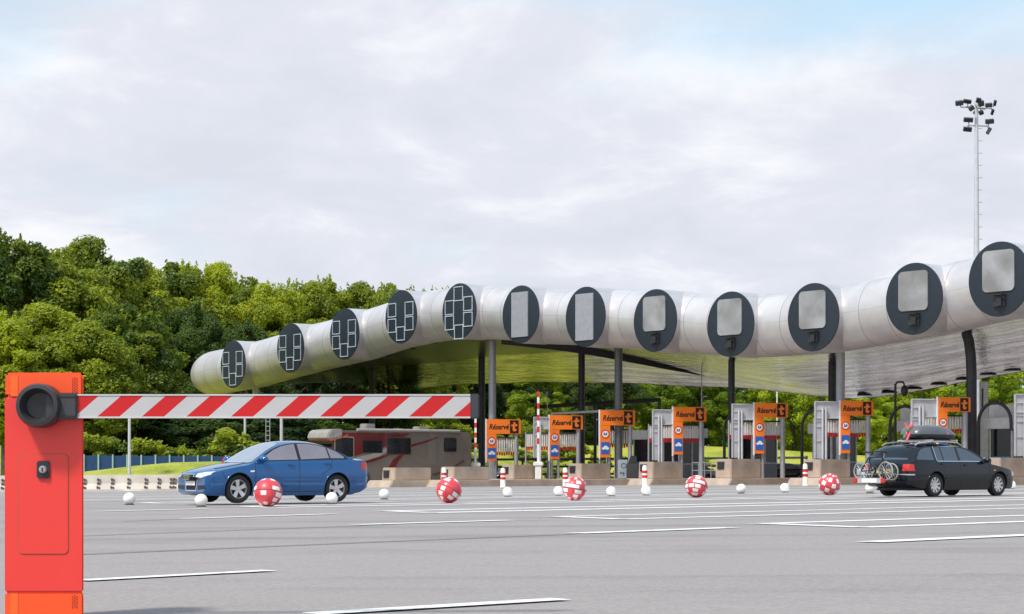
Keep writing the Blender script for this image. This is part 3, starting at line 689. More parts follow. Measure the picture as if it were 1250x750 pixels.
# ------------------------------------------------------------------ booths
mat('booth_wall', (.22, .23, .25), .6, var=.1); mat('booth_fascia', (.68, .66, .66), .5, var=.08); mat('booth_blue', (.05, .2, .5), .5)
mat('booth_frame', (.5, .5, .52), .5, .2)
def booth(a, w_, label, hh=3.5, wid=1.6, ln=2.4, roofbox=True, portal=True):
    v = AX(a, w_); v.z = g(v.x, v.y)+.35; e = empty('toll_booth', v, 0, label, 'toll booth', 'toll booths on the islands')
    o0 = Vector(); s = MB(); lane_box(s, o0, 0, wid, 0, ln, 0, 1.05); s.build('lower_wall', 'booth_wall', e)
    s = MB(); lane_box(s, o0, .04, wid-.04, .04, ln-.04, 1.06, hh-.72); s.build('glazing', 'booth_glass', e)
    s = MB()
    for x in (0, wid-.09):
        for y in (0, 1.2, ln-.1): lane_box(s, o0, x-.004, x+.1, y, y+.1, 1.05, hh-.7)
    lane_box(s, o0, -.006, wid+.006, -.006, ln+.006, 1.0, 1.08); s.build('window_frame', 'booth_frame', e)
    s = MB(); lane_box(s, o0, -.2, wid+.2, -.25, ln+.2, hh-.71, hh-.05); s.build('roof_fascia', 'booth_fascia', e, bevel=.03)
    s = MB(); lane_box(s, o0, .1, wid-.1, -.03, .0, 1.1, 1.24); s.build('blue_sill_strip', 'booth_blue', e)
    if roofbox:
        s = MB(); lane_box(s, o0, -.3, wid-.2, .3, 1.9, hh-.04, hh+.72); s.build('air_conditioner', 'booth_fascia', e, bevel=.03)
    if portal:
        s = MB(); f = lambda x, y, z: TT*x+DD*y+Vector((0, 0, z))
        for y in (-.75,):
            s.tube([f(-.2, y, 0), f(-.2, y, 3.2)]+[f(.95-1.15*math.cos(R(q)), y, 3.2+1.15*math.sin(R(q))) for q in (15, 30, 45, 60, 75, 90, 105, 120, 135, 150, 165)]+[f(2.1, y, 3.1), f(2.1, y, 2.7)], .10, 10)
        s.build('hoop_arm', 'dark_grey', e, smooth=50)
    return e
for i, (a, v) in enumerate(IS):
    booth(a+.1+(1.4 if i == 0 else 0), (5.6 if i else 8), ['small booth beside the leftmost orange sign', 'dark glazed booth behind the second orange sign', 'dark glazed booth behind the third orange sign', 'dark glazed booth just right of the fourth orange sign', 'dark glazed booth just right of the fifth orange sign', 'dark glazed booth above the black estate car bicycles', 'grey booth with rooftop box behind the roof carrier', 'booth at the right edge of the photo'][i],
          hh=3.55, roofbox=i >= 4, portal=i in (2, 3, 4, 5))

# ------------------------------------------------------------------ signs
UX = Vector((math.cos(R(14)), math.sin(R(14)), 0)); UN = Vector((UX.y, -UX.x, 0))     # sign plane, facing the camera
SM = Matrix((UX, -UN, Vector((0, 0, 1)))).transposed()
def T_logo(mb, c, s, mi):
    """stylised lowercase t"""
    up = Vector((0, 0, 1))
    poly = [(-.06, .46), (.14, .43), (.13, .24), (.30, .27), (.34, .08), (.10, .05), (.07, -.22), (.22, -.20), (.26, -.36), (.10, -.47), (-.08, -.44), (-.15, -.30), (-.12, .04), (-.28, .02), (-.27, .19), (-.10, .21)]
    n = len(poly); vs = [Vector(c)+UX*x*s+up*y*s for x, y in poly]
    mb.add(vs+[v+UN*.012 for v in vs], [tuple(range(n)), tuple(range(2*n-1, n-1, -1))]+[(i, (i+1) % n, (i+1) % n+n, i+n) for i in range(n)], mi)
def ring(mb, c, r0, r1, mi, off, n=28):
    up = Vector((0, 0, 1)); vs = []
    for r_ in (r0, r1):
        for k in range(n): vs.append(Vector(c)+UX*r_*math.cos(2*math.pi*k/n)+up*r_*math.sin(2*math.pi*k/n)+UN*off)
    vs2 = [v+UN*.01 for v in vs]; m0 = len(vs)
    fs = [(k, (k+1) % n, n+(k+1) % n, n+k) for k in range(n)]+[(m0+k, m0+n+k, m0+n+(k+1) % n, m0+(k+1) % n) for k in range(n)]
    fs += [(n+k, n+(k+1) % n, m0+n+(k+1) % n, m0+n+k) for k in range(n)]
    mb.add(vs+vs2, fs, mi)
def discp(mb, c, r, mi, off, n=28):
    up = Vector((0, 0, 1)); vs = [Vector(c)+UX*r*math.cos(2*math.pi*k/n)+up*r*math.sin(2*math.pi*k/n)+UN*off for k in range(n)]
    mb.add(vs+[v+UN*.01 for v in vs], [tuple(range(n)), tuple(range(2*n-1, n-1, -1))]+[(k, (k+1) % n, n+(k+1) % n, n+k) for k in range(n)], mi)
signs = [(594, 512, 41, 51), (671, 507, 40, 54), (732.5, 501, 42.5, 57.5), (822, 497, 40, 58), (921, 492, 41, 62), (1026, 489.5, 41, 64), (1145, 485, 41, 66)]
mat('curtain_white', (.82, .79, .76), .6, var=.15, scale=6); mat('back_panel', (.5, .5, .52), .5, .2, var=.08)
def reserve_sign(i, px, py, wpx, hpx):
    a = solve_a(px, .2); Y = AX(a, .2).y; s = F/Y; tl = P(px, py, Y); zb = g(tl.x, tl.y)+.3
    W = wpx/s/math.cos(R(14))*1.02; Hh = hpx/s; hp = W*.415; cw = W*.285
    e = empty('lane_sign', (tl.x, tl.y, zb), 0, ['orange lane sign furthest left, beside the pale column', 'orange lane sign beside the raised white toll arm', 'orange lane sign above the grey notice board', 'orange lane sign in the middle of the row', 'orange lane sign fifth from the left, before bright green trees', 'orange lane sign directly left of the black estate car', 'orange lane sign rising behind the roof carrier'][i], 'sign', 'orange lane signs on the islands')
    up = Vector((0, 0, 1)); o = Vector((0, 0, tl.z-zb))
    def bx(mb, x0, x1, z0, z1, d=.1, off=0, mi=0): mb.box(o+UX*(x0+x1)/2+up*(z0+z1)/2+UN*off, (x1-x0, d, z1-z0), mi, SM)
    m_ = MB(); bx(m_, 0, W, -hp, 0); top = m_.build('top_panel', ['orange_sign'], e, bevel=.01)
    m_ = MB(); c = o+UX*W*.345+up*(-hp*.53)+UN*.056
    add_text(m_, 'Réservé' if True else '', hp*.52, c, UX, up, 0, shear=.28, bold=.012, sx=.82); m_.build('lettering', 'sign_black', top)
    m_ = MB(); bx(m_, W*.675, W*.925, -hp*.94, -hp*.06, .02, .062); T_logo(m_, o+UX*W*.795-up*hp*.5+UN*.073, hp*.70, 1); m_.build('emblem', ['sign_black', 'orange_sign'], top)
    m_ = MB(); bx(m_, 0, cw, -Hh, -hp-.012); side = m_.build('side_panel', 'orange_sign', e, bevel=.01)
    z2 = -hp-(Hh-hp)*.27; m_ = MB(); cc = o+UX*cw*.5+up*z2; rr = cw*.42
    discp(m_, cc, rr*.8, 0, .052); ring(m_, cc, rr*.76, rr, 1, .055); add_text(m_, '2,0', rr*.72, cc+UN*.064, UX, up, 2, bold=.01); m_.build('height_limit_disc', ['sign_white', 'sign_red', 'sign_black'], side)
    z3 = -hp-(Hh-hp)*.71; hb = (Hh-hp)*.19
    m_ = MB(); bx(m_, cw*.08, cw*.92, z3-hb, z3+hb, .02, .06)
    cp = [(-.36, -.12), (-.36, .04), (-.2, .08), (-.08, .24), (.14, .24), (.26, .08), (.38, .04), (.38, -.12)]; k = len(cp); q = cw*.95
    vs = [o+UX*(cw*.5+x*q)+up*(z3+z_*q)+UN*.071 for x, z_ in cp]; m_.add(vs+[v+UN*.006 for v in vs], [tuple(range(k)), tuple(range(2*k-1, k-1, -1))]+[(j, (j+1) % k, (j+1) % k+k, j+k) for j in range(k)], 1)
    for xx in (-.2, .2): discp(m_, o+UX*(cw*.5+xx*q)+up*(z3-.12*q), .075*q, 1, .072, 12)
    m_.build('car_symbol_panel', ['sign_blue', 'sign_white'], side)
    m_ = MB(); bx(m_, -.09, -.012, -Hh-.1, .03, .09, 0); m_.build('edge_profile', 'sign_white', e)
    for xx, rr_ in ((.03, .07), (cw*.98, .09), (W*.88, .15)):
        if i in (0,) and xx < .1: continue
        m_ = MB(); m_.tube([UX*xx-UN*.16, Vector((0, 0, tl.z-zb-(.1 if xx < W*.5 else hp*.9)))+UX*xx-UN*.16], rr_, 10)
        m_.build('post', 'steel_grey', e, smooth=50)
    # hanging strip curtain behind the sign
    c0 = tl-UN*.9; ce = empty('strip_curtain', (c0.x, c0.y, zb), 0, ['white strip curtain with red tips under the leftmost orange sign', 'white strip curtain with red tips under the second orange sign', 'white strip curtain with red tips under the third orange sign', 'white strip curtain with red tips under the fourth orange sign', 'white strip curtain with red tips under the fifth orange sign', 'white strip curtain with red tips left of the bicycles', 'white strip curtain with red tips behind the roof carrier'][i], 'curtain', 'strip curtains of the height gauges')
    oz = tl.z-zb; x0 = cw*1.05 if i in (0, 2) else -W*.62; x1 = W*.98
    zt = oz-hp*1.28; zbm = zt-hp*1.15
    m_ = MB(); m_.box(UX*(x0+x1)/2+up*(zt+.04), (x1-x0, .1, .1), 0, SM)
    nchar = int((x1-x0)/.16)
    m_.build('rail', 'dark_grey', ce)
    m_ = MB(); m2 = MB(); st_ = rt
    for q_ in range(nchar):
        xx = x0+(x1-x0)*(q_+.5)/nchar; dz = st_.uniform(-.03, .03); yo = st_.uniform(-.02, .02)
        m_.box(UX*xx+up*((zt+zbm)/2+.12)+UN*yo, (.11, .03, zt-zbm-.24), 0, SM)
        m2.box(UX*xx+up*(zbm+.12+dz-.02)+UN*yo, (.12, .04, .24), 0, SM)
    m_.build('strips', 'curtain_white', ce)['kind'] = 'stuff'
    m2.build('red_tips', 'sign_red', ce)['kind'] = 'stuff'
    for xx in (x0, x1): m_ = MB(); m_.tube([UX*xx, UX*xx+up*(zt+.1)], .05, 8); m_.build('frame_post', 'steel_grey', ce, smooth=50)
    # the neighbouring panel seen from behind
    if i in (1, 3, 4, 5, 6):
        back_panel(px-{1: 20, 3: 26, 4: 28, 5: 32, 6: 33}[i], py+{1: 2, 3: 3, 4: 1, 5: .5, 6: 2}[i], {1: 18, 3: 25, 4: 27, 5: 31, 6: 32}[i], {1: 50, 3: 62, 4: 66, 5: 70, 6: 74}[i], Y, ['', 'pale grey panel seen from behind, left of the second orange sign', '', 'pale grey panel seen from behind, left of the fourth orange sign', 'pale grey panel seen from behind, left of the fifth orange sign', 'pale grey panel seen from behind, left of the orange sign beside the bicycles', 'pale grey panel seen from behind, above the roof carrier'][i])
def back_panel(px, py, wpx, hpx, Y, label):
    Y -= .3; s = F/Y; tl = P(px, py, Y); zb = g(tl.x, tl.y)+.3; W = wpx/s/math.cos(R(14)); Hh = hpx/s; up = Vector((0, 0, 1)); o = Vector((0, 0, tl.z-zb))
    e = empty('panel_back', (tl.x, tl.y, zb), 0, label, 'sign', 'grey panels seen from behind')
    def bx(mb, x0, x1, z0, z1, d=.06, off=0, mi=0): mb.box(o+UX*(x0+x1)/2+up*(z0+z1)/2+UN*off, (x1-x0, d, z1-z0), mi, SM)
    m_ = MB(); bx(m_, 0, W, -Hh*.30, 0); bx(m_, 0, W*.42, -Hh, -Hh*.30); m_.build('panel', 'back_panel', e)
    m_ = MB()
    for z in (-.02, -Hh*.3+.03): bx(m_, 0, W, z-.04, z+.02, .08, .07)
    for z in (-.15, -.35, -.45, -.7): bx(m_, 0, W*.4, z*Hh, z*Hh+.05, .05, .055)
    bx(m_, 0, .05, -Hh, 0, .1, .05); m_.build('stiffener', 'pale_steel', e)
    for xx in (W*.30, W*.44, ):
        m_ = MB(); m_.tube([UX*xx+UN*.16, UX*xx+UN*.16+up*(tl.z-zb-Hh*.12)], .07, 10); m_.build('post', 'pale_steel', e, smooth=50)
for i, q in enumerate(signs): reserve_sign(i, *q)
a = solve_a(1238, .2); back_panel(1238, 481, 40, 76, AX(a, .2).y, 'pale grey panel seen from behind at the right edge')
# ------------------------------------------------------------------ foreground barrier gate
mat('vent_dark', (.35, .03, .01), .8)
mat('gate_red', (.80, .045, .035), .42, var=.03, scale=1.5, coat=.15)
mat('gate_orange', (.90, .085, .01), .42, var=.03, coat=.15)
mat('gate_orange_pale', (.92, .13, .015), .45, var=.03)
mat('arm_red', (.56, .008, .010), .35, var=.06); mat('arm_white', (.50, .49, .49), .4, var=.05)
GS = F/9
def PG(x, y): return Vector(((x-625)/GS, 0, EYE-(y-H0)/GS))
gx0, gx1 = (5-625)/GS, (102-625)/GS; gz = g(-2.2, 9)
gate = empty('barrier_gate', ((gx0+gx1)/2, 9, gz), 0, 'red and orange barrier cabinet with lowered red and white striped arm', 'barrier')
def GL(x, y, d=0): v = PG(x, y); return Vector((v.x-gate.location.x, d, v.z-gz))
hw = (gx1-gx0)/2; DEP = .30; ztop = GL(0, 455).z
def tapered(mb, z0, z1):
    q = hw-DEP*.27
    mb.add([(-hw, 0, z0), (hw, 0, z0), (q, DEP, z0), (-q, DEP, z0), (-hw, 0, z1), (hw, 0, z1), (q, DEP, z1), (-q, DEP, z1)], [(0, 1, 2, 3), (4, 5, 6, 7), (0, 1, 5, 4), (1, 2, 6, 5), (2, 3, 7, 6), (3, 0, 4, 7)])
def slab(mb, x0, x1, z0, z1, y0, y1, mi=0): mb.box(((x0+x1)/2, (y0+y1)/2, (z0+z1)/2), (x1-x0, y1-y0, z1-z0), mi)
z_a = GL(0, 485).z; z_b = GL(0, 723).z
s = MB(); tapered(s, z_b, z_a); body = s.build('cabinet', 'gate_red', gate, bevel=.006)
s = MB(); tapered(s, z_a+.001, ztop); s.build('top_cap', 'gate_orange', gate, bevel=.012)
s = MB(); tapered(s, .02, z_b-.001); s.build('base_cover', 'gate_orange', gate, bevel=.008)
s = MB()
for za, zb_ in ((z_a+.004, ztop-.014), (.03, z_b-.006)): slab(s, GL(13, 0).x, GL(22, 0).x, za, zb_, -.002, .01)
s.build('pale_inlay', 'gate_orange_pale', gate)
s = MB()
for zlo, zhi in ((z_a+.012, ztop-.02), (.06, z_b-.012)):
    s = MB()
    for c_ in range(3):
        z = zlo
        while z < zhi: s.box((GL(88.5+c_*2.6, 0).x, -.001, z+(.006 if c_ % 2 else 0)), (.004, .006, .004)); z += .012
    s.build('vent_perforation', 'vent_dark', gate)
# access hatch outlined by a rounded groove
hx0, hx1, hz0, hz1 = GL(22, 0).x, GL(84, 0).x, GL(0, 677).z, GL(0, 554).z
def rrect(x0, x1, z0, z1, r, n=6):
    p = []
    for cx_, cz_, a0_ in ((x1-r, z1-r, 0), (x0+r, z1-r, 90), (x0+r, z0+r, 180), (x1-r, z0+r, 270)):
        for q in range(n+1): p.append((cx_+r*math.cos(R(a0_+90*q/n)), cz_+r*math.sin(R(a0_+90*q/n))))
    return p
s = MB(); s.prism(rrect(hx0, hx1, hz0, hz1, .022), -.0015, .004, 'XZ'); s.build('hatch_gap', mat('hatch_gap', (.28, .12, .04), .7), gate)
s = MB(); s.prism(rrect(hx0+.0035, hx1-.0035, hz0+.0035, hz1-.0035, .02), -.004, .004, 'XZ'); hatch = s.build('hatch', 'gate_red', gate)
s = MB(); c = GL(53.5, 573.5); s.prism(rrect(c.x-.029, c.x+.029, c.z-.040, c.z+.040, .012), -.014, -.003, 'XZ', 0)
s.lathe([(.001, -.030), (.014, -.030), (.018, -.024), (.018, -.012)], (c.x, 0, c.z), 'Y', 24, 1); s.box((c.x, -.031, c.z), (.005, .004, .018), 0)
s.build('lock', ['black_plastic', 'steel_grey'], hatch, smooth=40)
# hub
c = GL(52, 496); s = MB()
s.lathe([(.001, -.045), (.058, -.052), (.066, -.085), (.078, -.115), (.094, -.112), (.101, -.09), (.101, .0)], (c.x, 0, c.z), 'Y', 48); s.build('pivot_hub', mat('hub_black', (.035, .035, .037), .38, var=.1), gate, smooth=35)
s = MB(); zc_ = GL(0, 496.5).z; slab(s, GL(60, 0).x, GL(98, 0).x, zc_-.060, zc_+.060, -.075, -.012); s.build('arm_clamp', 'dark_grey', gate, bevel=.006)
for zq in (-.045, .043): s = MB(); slab(s, GL(74, 0).x, GL(97, 0).x, zc_+zq-.003, zc_+zq+.003, -.078, -.07); s.build('clamp_rib', 'black_plastic', gate)
# striped arm
ax0, ax1 = GL(97, 0).x, GL(574.5, 0).x; az0, az1 = GL(0, 511).z, GL(0, 482).z; pw = 27/GS; sl_ = 29/GS
s = MB(); k = 0; x = GL(68, 0).x-27*2/GS
def clip(poly, xa, xb):
    def cl(pl, keep, xv):
        out = []
        for i in range(len(pl)):
            p, q = pl[i], pl[(i+1) % len(pl)]
            if keep(p[0]): out.append(p)
            if keep(p[0]) != keep(q[0]): t = (xv-p[0])/(q[0]-p[0]); out.append((xv, p[1]+(q[1]-p[1])*t))
        return out
    pl = cl(poly, lambda v: v >= xa, xa)
    return cl(pl, lambda v: v <= xb, xb) if pl else pl
ya, yb = -.058, -.018
while x < ax1+.05:
    pl = clip([(x, az0+.007), (x+pw, az0+.007), (x+pw+sl_, az1-.007), (x+sl_, az1-.007)], ax0, ax1)
    if len(pl) > 2: s.prism(pl, ya, yb, 'XZ', k % 2)
    x += pw; k += 1
s.build('striped_arm', ['arm_red', 'arm_white'], gate)
x = ax0; s = MB()
slab(s, ax0, ax1, az0, az0+.0068, ya-.003, yb+.003); slab(s, ax0, ax1, az1-.0068, az1, ya-.003, yb+.003); s.build('arm_edging', mat('arm_edging', (.56, .55, .54), .4), gate)
s = MB(); slab(s, ax1+.0005, GL(585, 0).x, az0-.002, az1+.002, ya-.005, yb+.005); s.build('arm_end_cap', 'dark_grey', gate, bevel=.005)

# ------------------------------------------------------------------ balls
def red_ball(px, cy, dpx, seed, label):
    b_ = G(px, cy+dpx/2); s_ = F/b_.y; r_ = dpx/2/s_; rd = random.Random(seed)
    e = empty('marker_ball', b_, 0, label, 'ball', 'red and white checkered balls on the road')
    nu, nv = 60, 30; vs = []; fs = []; mi = []
    Rm = Matrix.Rotation(rd.uniform(-.5, .5), 3, 'X') @ Matrix.Rotation(rd.uniform(-.5, .5), 3, 'Y') @ Matrix.Rotation(rd.uniform(0, 6), 3, 'Z')
    m_ = MB(); m_.ellipsoid((0, 0, r_), (r_, r_, r_), 0, nu, nv, Rm)
    for k, f in enumerate(m_.f):
        j, i = divmod(k, nu); jj, ii = j//5, i//5
        inner = (j % 5) not in (0,) and (i % 5) not in (0,)
        m_.m[k] = 1 if ((ii+jj) % 2 == 0 and inner and 0 < jj < 5) or (jj in (0, 5) and (i//6) % 2 and (j % 5) in (2, 3)) else 0
    if seed:
        cells = {}
        for k, f in enumerate(m_.f):
            j, i = divmod(k, nu); jj = j//4; off_ = (jj*3) % 7; ii = ((i+off_) % nu)//6; key = (ii, jj)
            if key not in cells: cells[key] = (((key[0]+key[1]) % 2 == 0) != (rd.random() < .16), rd.choice((0, 0, 1)), rd.choice((5, 6, 6)), rd.choice((0, 1)))
            c_ = cells[key]; li = (i+off_) % nu % 6
            m_.m[k] = 1 if c_[0] and c_[1] <= li < c_[2] and (j % 4) != 3 and 1 < j < nv-2 else 0
    m_.build('shell', ['ball_red', 'ball_white'], e, smooth=60, weld=True)
    m_ = MB(); n = 48; 
    ringp = [Rm @ Vector((r_*1.002*math.cos(2*math.pi*k/n), r_*1.002*math.sin(2*math.pi*k/n), 0))+Vector((0, 0, r_)) for k in range(n+1)]
    m_.tube(ringp, .008, 6, caps=False); m_.build('seam', 'joint', e, smooth=50)
red_ball(327, 601.5, 35, 3, 'red and white checkered ball in front of the blue car')
red_ball(548, 598.5, 31.5, 8, 'red and white checkered ball right of the blue car')
red_ball(701.5, 596.5, 29.5, 12, 'red and white checkered ball in the middle of the road')
red_ball(850, 594, 27.5, 21, 'red and white checkered ball right of the middle')
red_ball(1012.5, 591.5, 27, 0, 'red and white checkered ball nearest the black car')
for px, cy, d_, lab in [(158, 609, 15, 'white ball furthest left on the road near the low wall'), (245.5, 609, 15.7, 'white ball before the blue car front bumper'), (405, 606, 15, 'white ball before the blue car rear wheel'),
                        (469, 603.6, 13, 'white ball just behind the blue car tail'), (619.5, 600.7, 12, 'white ball below the leftmost orange sign'), (681.5, 599.7, 12, 'white ball touching the middle checkered ball'),
                        (746, 600, 12, 'white ball left of the striped bollard in the middle'), (788.7, 599, 12.5, 'white ball directly below the striped bollard in the middle'), (904.8, 596.8, 12, 'white ball below the fifth orange sign'),
                        (958, 595.7, 11.5, 'white ball left of the rightmost checkered ball'), (1062, 596.5, 12, 'white ball under the bicycle rack of the black car'), (1235, 592, 10, 'white ball in front of the black car bonnet')]:
    b_ = G(px, cy+d_/2)
    if px in (245.5, 405): b_ = P(px, 0, {245.5: 43.6, 405: 46.0}[px]); b_.z = g(b_.x, b_.y)
    r_ = d_/2*b_.y/F
    e = empty('white_marker_ball', b_, rt.uniform(0, 6), lab, 'ball', 'small white balls on the road')
    m_ = MB(); Rm = Matrix.Rotation(rt.uniform(-.6, .6), 3, 'X'); m_.ellipsoid((0, 0, r_), (r_, r_, r_), 0, 32, 18, Rm); m_.build('shell', 'white_plastic', e, smooth=60, weld=True)
    m_ = MB(); m_.lathe([(r_*.8, -.02), (r_*.85, .012), (r_*.3, .03)], (0, 0, 0), 'Z', 24); m_.build('foot_ring', 'dark_grey', e, smooth=40)

# ------------------------------------------------------------------ bollards, toll arms
def bollard(px, yb_, ht, label):
    b_ = P(px, 570, 110); b_.z = g(b_.x, b_.y); s_ = F/b_.y; h = EYE+(H0-(yb_-ht))/s_-b_.z; r_ = 3.2/s_
    e = empty('bollard', b_, 0, label, 'bollard', 'red and white bollards before the islands')
    m_ = MB(); m_.lathe([(r_*1.15, 0), (r_, .03), (r_*.92, h*.9), (r_*.7, h*.98), (.01, h)], (0, 0, 0), 'Z', 20); m_.build('post', 'white_plastic', e, smooth=40)
    for z in (.40, .62):
        m_ = MB(); m_.lathe([(r_*.99, h*z), (r_*1.02, h*z+.004), (r_*1.01, h*(z+.13)-.004), (r_*.97, h*(z+.13))], (0, 0, 0), 'Z', 20); m_.build('red_band', 'sign_red', e, smooth=40)
bollard(614, 593.5, 22, 'striped bollard before the leftmost island'); bollard(690, 593, 22, 'striped bollard half hidden behind the middle checkered ball')
bollard(787, 592, 24, 'striped bollard in the middle of the island row'); bollard(983, 591, 25, 'striped bollard left of the rightmost checkered ball'); bollard(542, 591, 20, 'striped bollard behind the checkered ball right of the blue car')
def toll_arm(px, base_y, cab_y, top_y, label):
    a = solve_a(px, -1.2); v = AX(a, -1.2); v.z = g(v.x, v.y)+.4; s_ = F/v.y; z = lambda y: EYE+(H0-y)/s_-v.z
    e = empty('toll_barrier', v, 0, label, 'barrier', 'raised toll arms')
    w_ = 3.8/s_
    m_ = MB(); m_.box((0, 0, z(cab_y+5)/2), (w_*2, w_*2, z(cab_y+5))); m_.build('cabinet', 'white_plastic', e, bevel=.02)
    m_ = MB(); m_.box((0, 0, z(cab_y+2.5)), (w_*3.2, w_*2.6, .3)); m_.build('cabinet_head', 'white_plastic', e, bevel=.06)
    m_ = MB(); z0, z1 = z(cab_y), z(top_y); n = 12
    for k in range(n): m_.box((0, -.12, lerp(z0, z1, (k+.5)/n)), (.16, .06, (z1-z0)/n), 1 if (k % 2 and k > 2) else 0)
    m_.build('raised_arm', ['white_plastic', 'sign_red'], e)
toll_arm(657, 585, 564, 478, 'raised red and white arm on a white cabinet left of the second orange sign')
toll_arm(580.5, 585, 565, 492, 'raised red and white arm just behind the end of the big striped arm')

# ------------------------------------------------------------------ street furniture behind
def pole(name, px, Y, y0, y1, r_, m_name, label, cat, extra=None, group=None):
    v = P(px, y0, Y); zb = max(g(v.x, v.y), terrain(v.x, v.y)) if Y > 97.2 and v.x < -13 else g(v.x, v.y)
    e = empty(name, (v.x, v.y, zb), 0, label, cat, group); m_ = MB(); zt = P(px, y1, Y).z-zb
    m_.tube([(0, 0, -.1), (0, 0, zt)], [r_, r_*.8], 12); m_.build('post', m_name, e, smooth=50)
    if extra: extra(e, zt)
    return e
def cap_lamp(e, zt):
    m_ = MB(); m_.lathe([(.05, zt-.1), (.3, zt-.02), (.32, zt+.1), (.05, zt+.22)], (0, 0, 0), 'Z', 20); m_.build('lamp_head', 'steel_grey', e, smooth=40)
pole('lamp_post', 158, 99.5, 580, 491, .085, 'pale_steel', 'pale slender lamp post on the grass mound before the blue fence', 'lamp post', cap_lamp)
pole('utility_post', 299, 126, 560, 490, .09, 'pale_steel', 'thin pale post behind the blue car windscreen', 'post')
pole('utility_post', 343.5, 130, 560, 490, .12, 'pale_steel', 'thin grey post between the blue car roof and the motorhome', 'post')
pole('utility_post', 668, 150, 560, 478, .03, 'pale_steel', 'very thin pale pole right of the raised toll arm', 'post')
pole('utility_post', 856.5, 140, 560, 436, .055, 'pale_steel', 'thin pole rising behind the fourth orange sign to the canopy', 'post')
pole('utility_post', 948.5, 150, 560, 478, .06, 'white_plastic', 'white pole behind the fifth orange sign', 'post')
def cam_head(e, zt):
    m_ = MB(); m_.tube([(0, 0, zt-.05), (.12, 0, zt+.12), (.45, 0, zt+.12), (.55, 0, zt-.05)], .06, 8); m_.build('bracket', 'black_plastic', e, smooth=50)
    m_ = MB(); m_.ellipsoid((.55, 0, zt-.4), (.22, .22, .34), 0, 16, 10); m_.build('camera_dome', 'black_plastic', e, smooth=50)
pole('camera_pole', 1093, 118, 560, 469, .09, 'black_plastic', 'black pole with a hanging dome camera above the roof carrier', 'camera pole', cam_head)
# pale slab pylon on the right
v = P(1201, 560, 128); e = empty('slab_pylon', (v.x, v.y, g(v.x, v.y)), 0, 'white slab pylon left of the right-hand trees under the canopy', 'pylon'); zt = P(1201, 466, 128).z-g(v.x, v.y)
m_ = MB(); m_.box((0, 0, zt/2), (.5, .35, zt)); m_.build('slab', 'white_plastic', e, bevel=.02); m_ = MB(); m_.box((-.13, -.18, zt-1.2), (.1, .04, 1.5)); m_.build('slot', 'dark_grey', e)
# lattice ladder tower
v = P(327, 560, 128); e = empty('lattice_ladder', (v.x, v.y, terrain(v.x, v.y)), 0, 'narrow metal ladder standing behind the blue car roof', 'ladder'); zt = P(0, 495, 128).z-terrain(v.x, v.y)
m_ = MB(); m_.tube([(-.13, 0, 0), (-.13, 0, zt)], .03, 6); m_.tube([(.13, 0, 0), (.13, 0, zt)], .03, 6); m_.build('rail', 'steel_grey', e)
m_ = MB(); z = .3
while z < zt: m_.tube([(-.13, 0, z), (.13, 0, z)], .022, 6); z += .3
m_.build('rungs', 'steel_grey', e)
# gantry of thin bars (x 655..750, y 500)
v0 = P(674, 505, 146); v1 = P(752, 504, 138); e = empty('bar_gantry', (v0.x, v0.y, g(v0.x, v0.y)), 0, 'pale thin bar gantry behind the second and third orange signs', 'gantry'); q = v1-v0; zt = v0.z-g(v0.x, v0.y)
m_ = MB(); m_.tube([(0, 0, zt), (q.x, q.y, zt)], .09, 8); m_.build('beam', 'pale_steel', e)
m_ = MB(); m_.tube([(0, 0, 0), (0, 0, zt)], .08, 8); m_.build('leg', 'pale_steel', e); m_ = MB(); m_.tube([(q.x, q.y, 0), (q.x, q.y, zt)], .13, 8); m_.build('leg', 'white_plastic', e)
v0 = P(655, 497, 158); v1 = P(805, 491, 144); e = empty('service_pipe_bridge', (v0.x, v0.y, g(v0.x, v0.y)), 0, 'dark horizontal pipe bridge in front of the trees under the canopy', 'pipe bridge'); q = v1-v0; zt = v0.z-g(v0.x, v0.y)
m_ = MB(); m_.tube([(0, 0, zt), (q.x, q.y, zt+.1)], .16, 8); m_.build('pipe', 'dark_steel', e)
for t in (0, .5, 1): m_ = MB(); m_.tube([(q.x*t, q.y*t, 0), (q.x*t, q.y*t, zt)], .12, 8); m_.build('leg', 'dark_steel', e)
# notice board with marks (725..735 px)
v = P(760, 580, 128); e = empty('notice_board', (v.x, v.y, g(v.x, v.y)+.4), 0, 'small grey machine cabinet with dark markings below the third orange sign', 'cabinet')
m_ = MB(); m_.box((0, 0, .62), (.62, .45, 1.24)); m_.build('housing', mat('cab_grey', (.32, .36, .40), .5), e, bevel=.03)
m_ = MB(); m_.lathe([(.13, -.235), (.17, -.235), (.17, -.228), (.13, -.228)], (.06, 0, .85), 'Y', 20, closed=True); m_.box((-.05, -.232, .38), (.3, .01, .05)); m_.box((.06, -.232, .3), (.05, .01, .2)); m_.build('markings', 'dark_grey', e)
v = P(772, 580, 127); e = empty('payment_terminal', (v.x, v.y, g(v.x, v.y)+.4), 0, 'dark grey payment terminal right of the small grey cabinet', 'terminal')
m_ = MB(); m_.box((0, 0, .5), (.75, .6, 1.0)); m_.build('housing', 'dark_grey', e, bevel=.04); m_ = MB(); m_.prism([(-.28, 1.0), (.28, 1.0), (.28, 1.45), (-.1, 1.5)], -.2, .2, 'XZ'); m_.build('hood', 'black_plastic', e, bevel=.02)
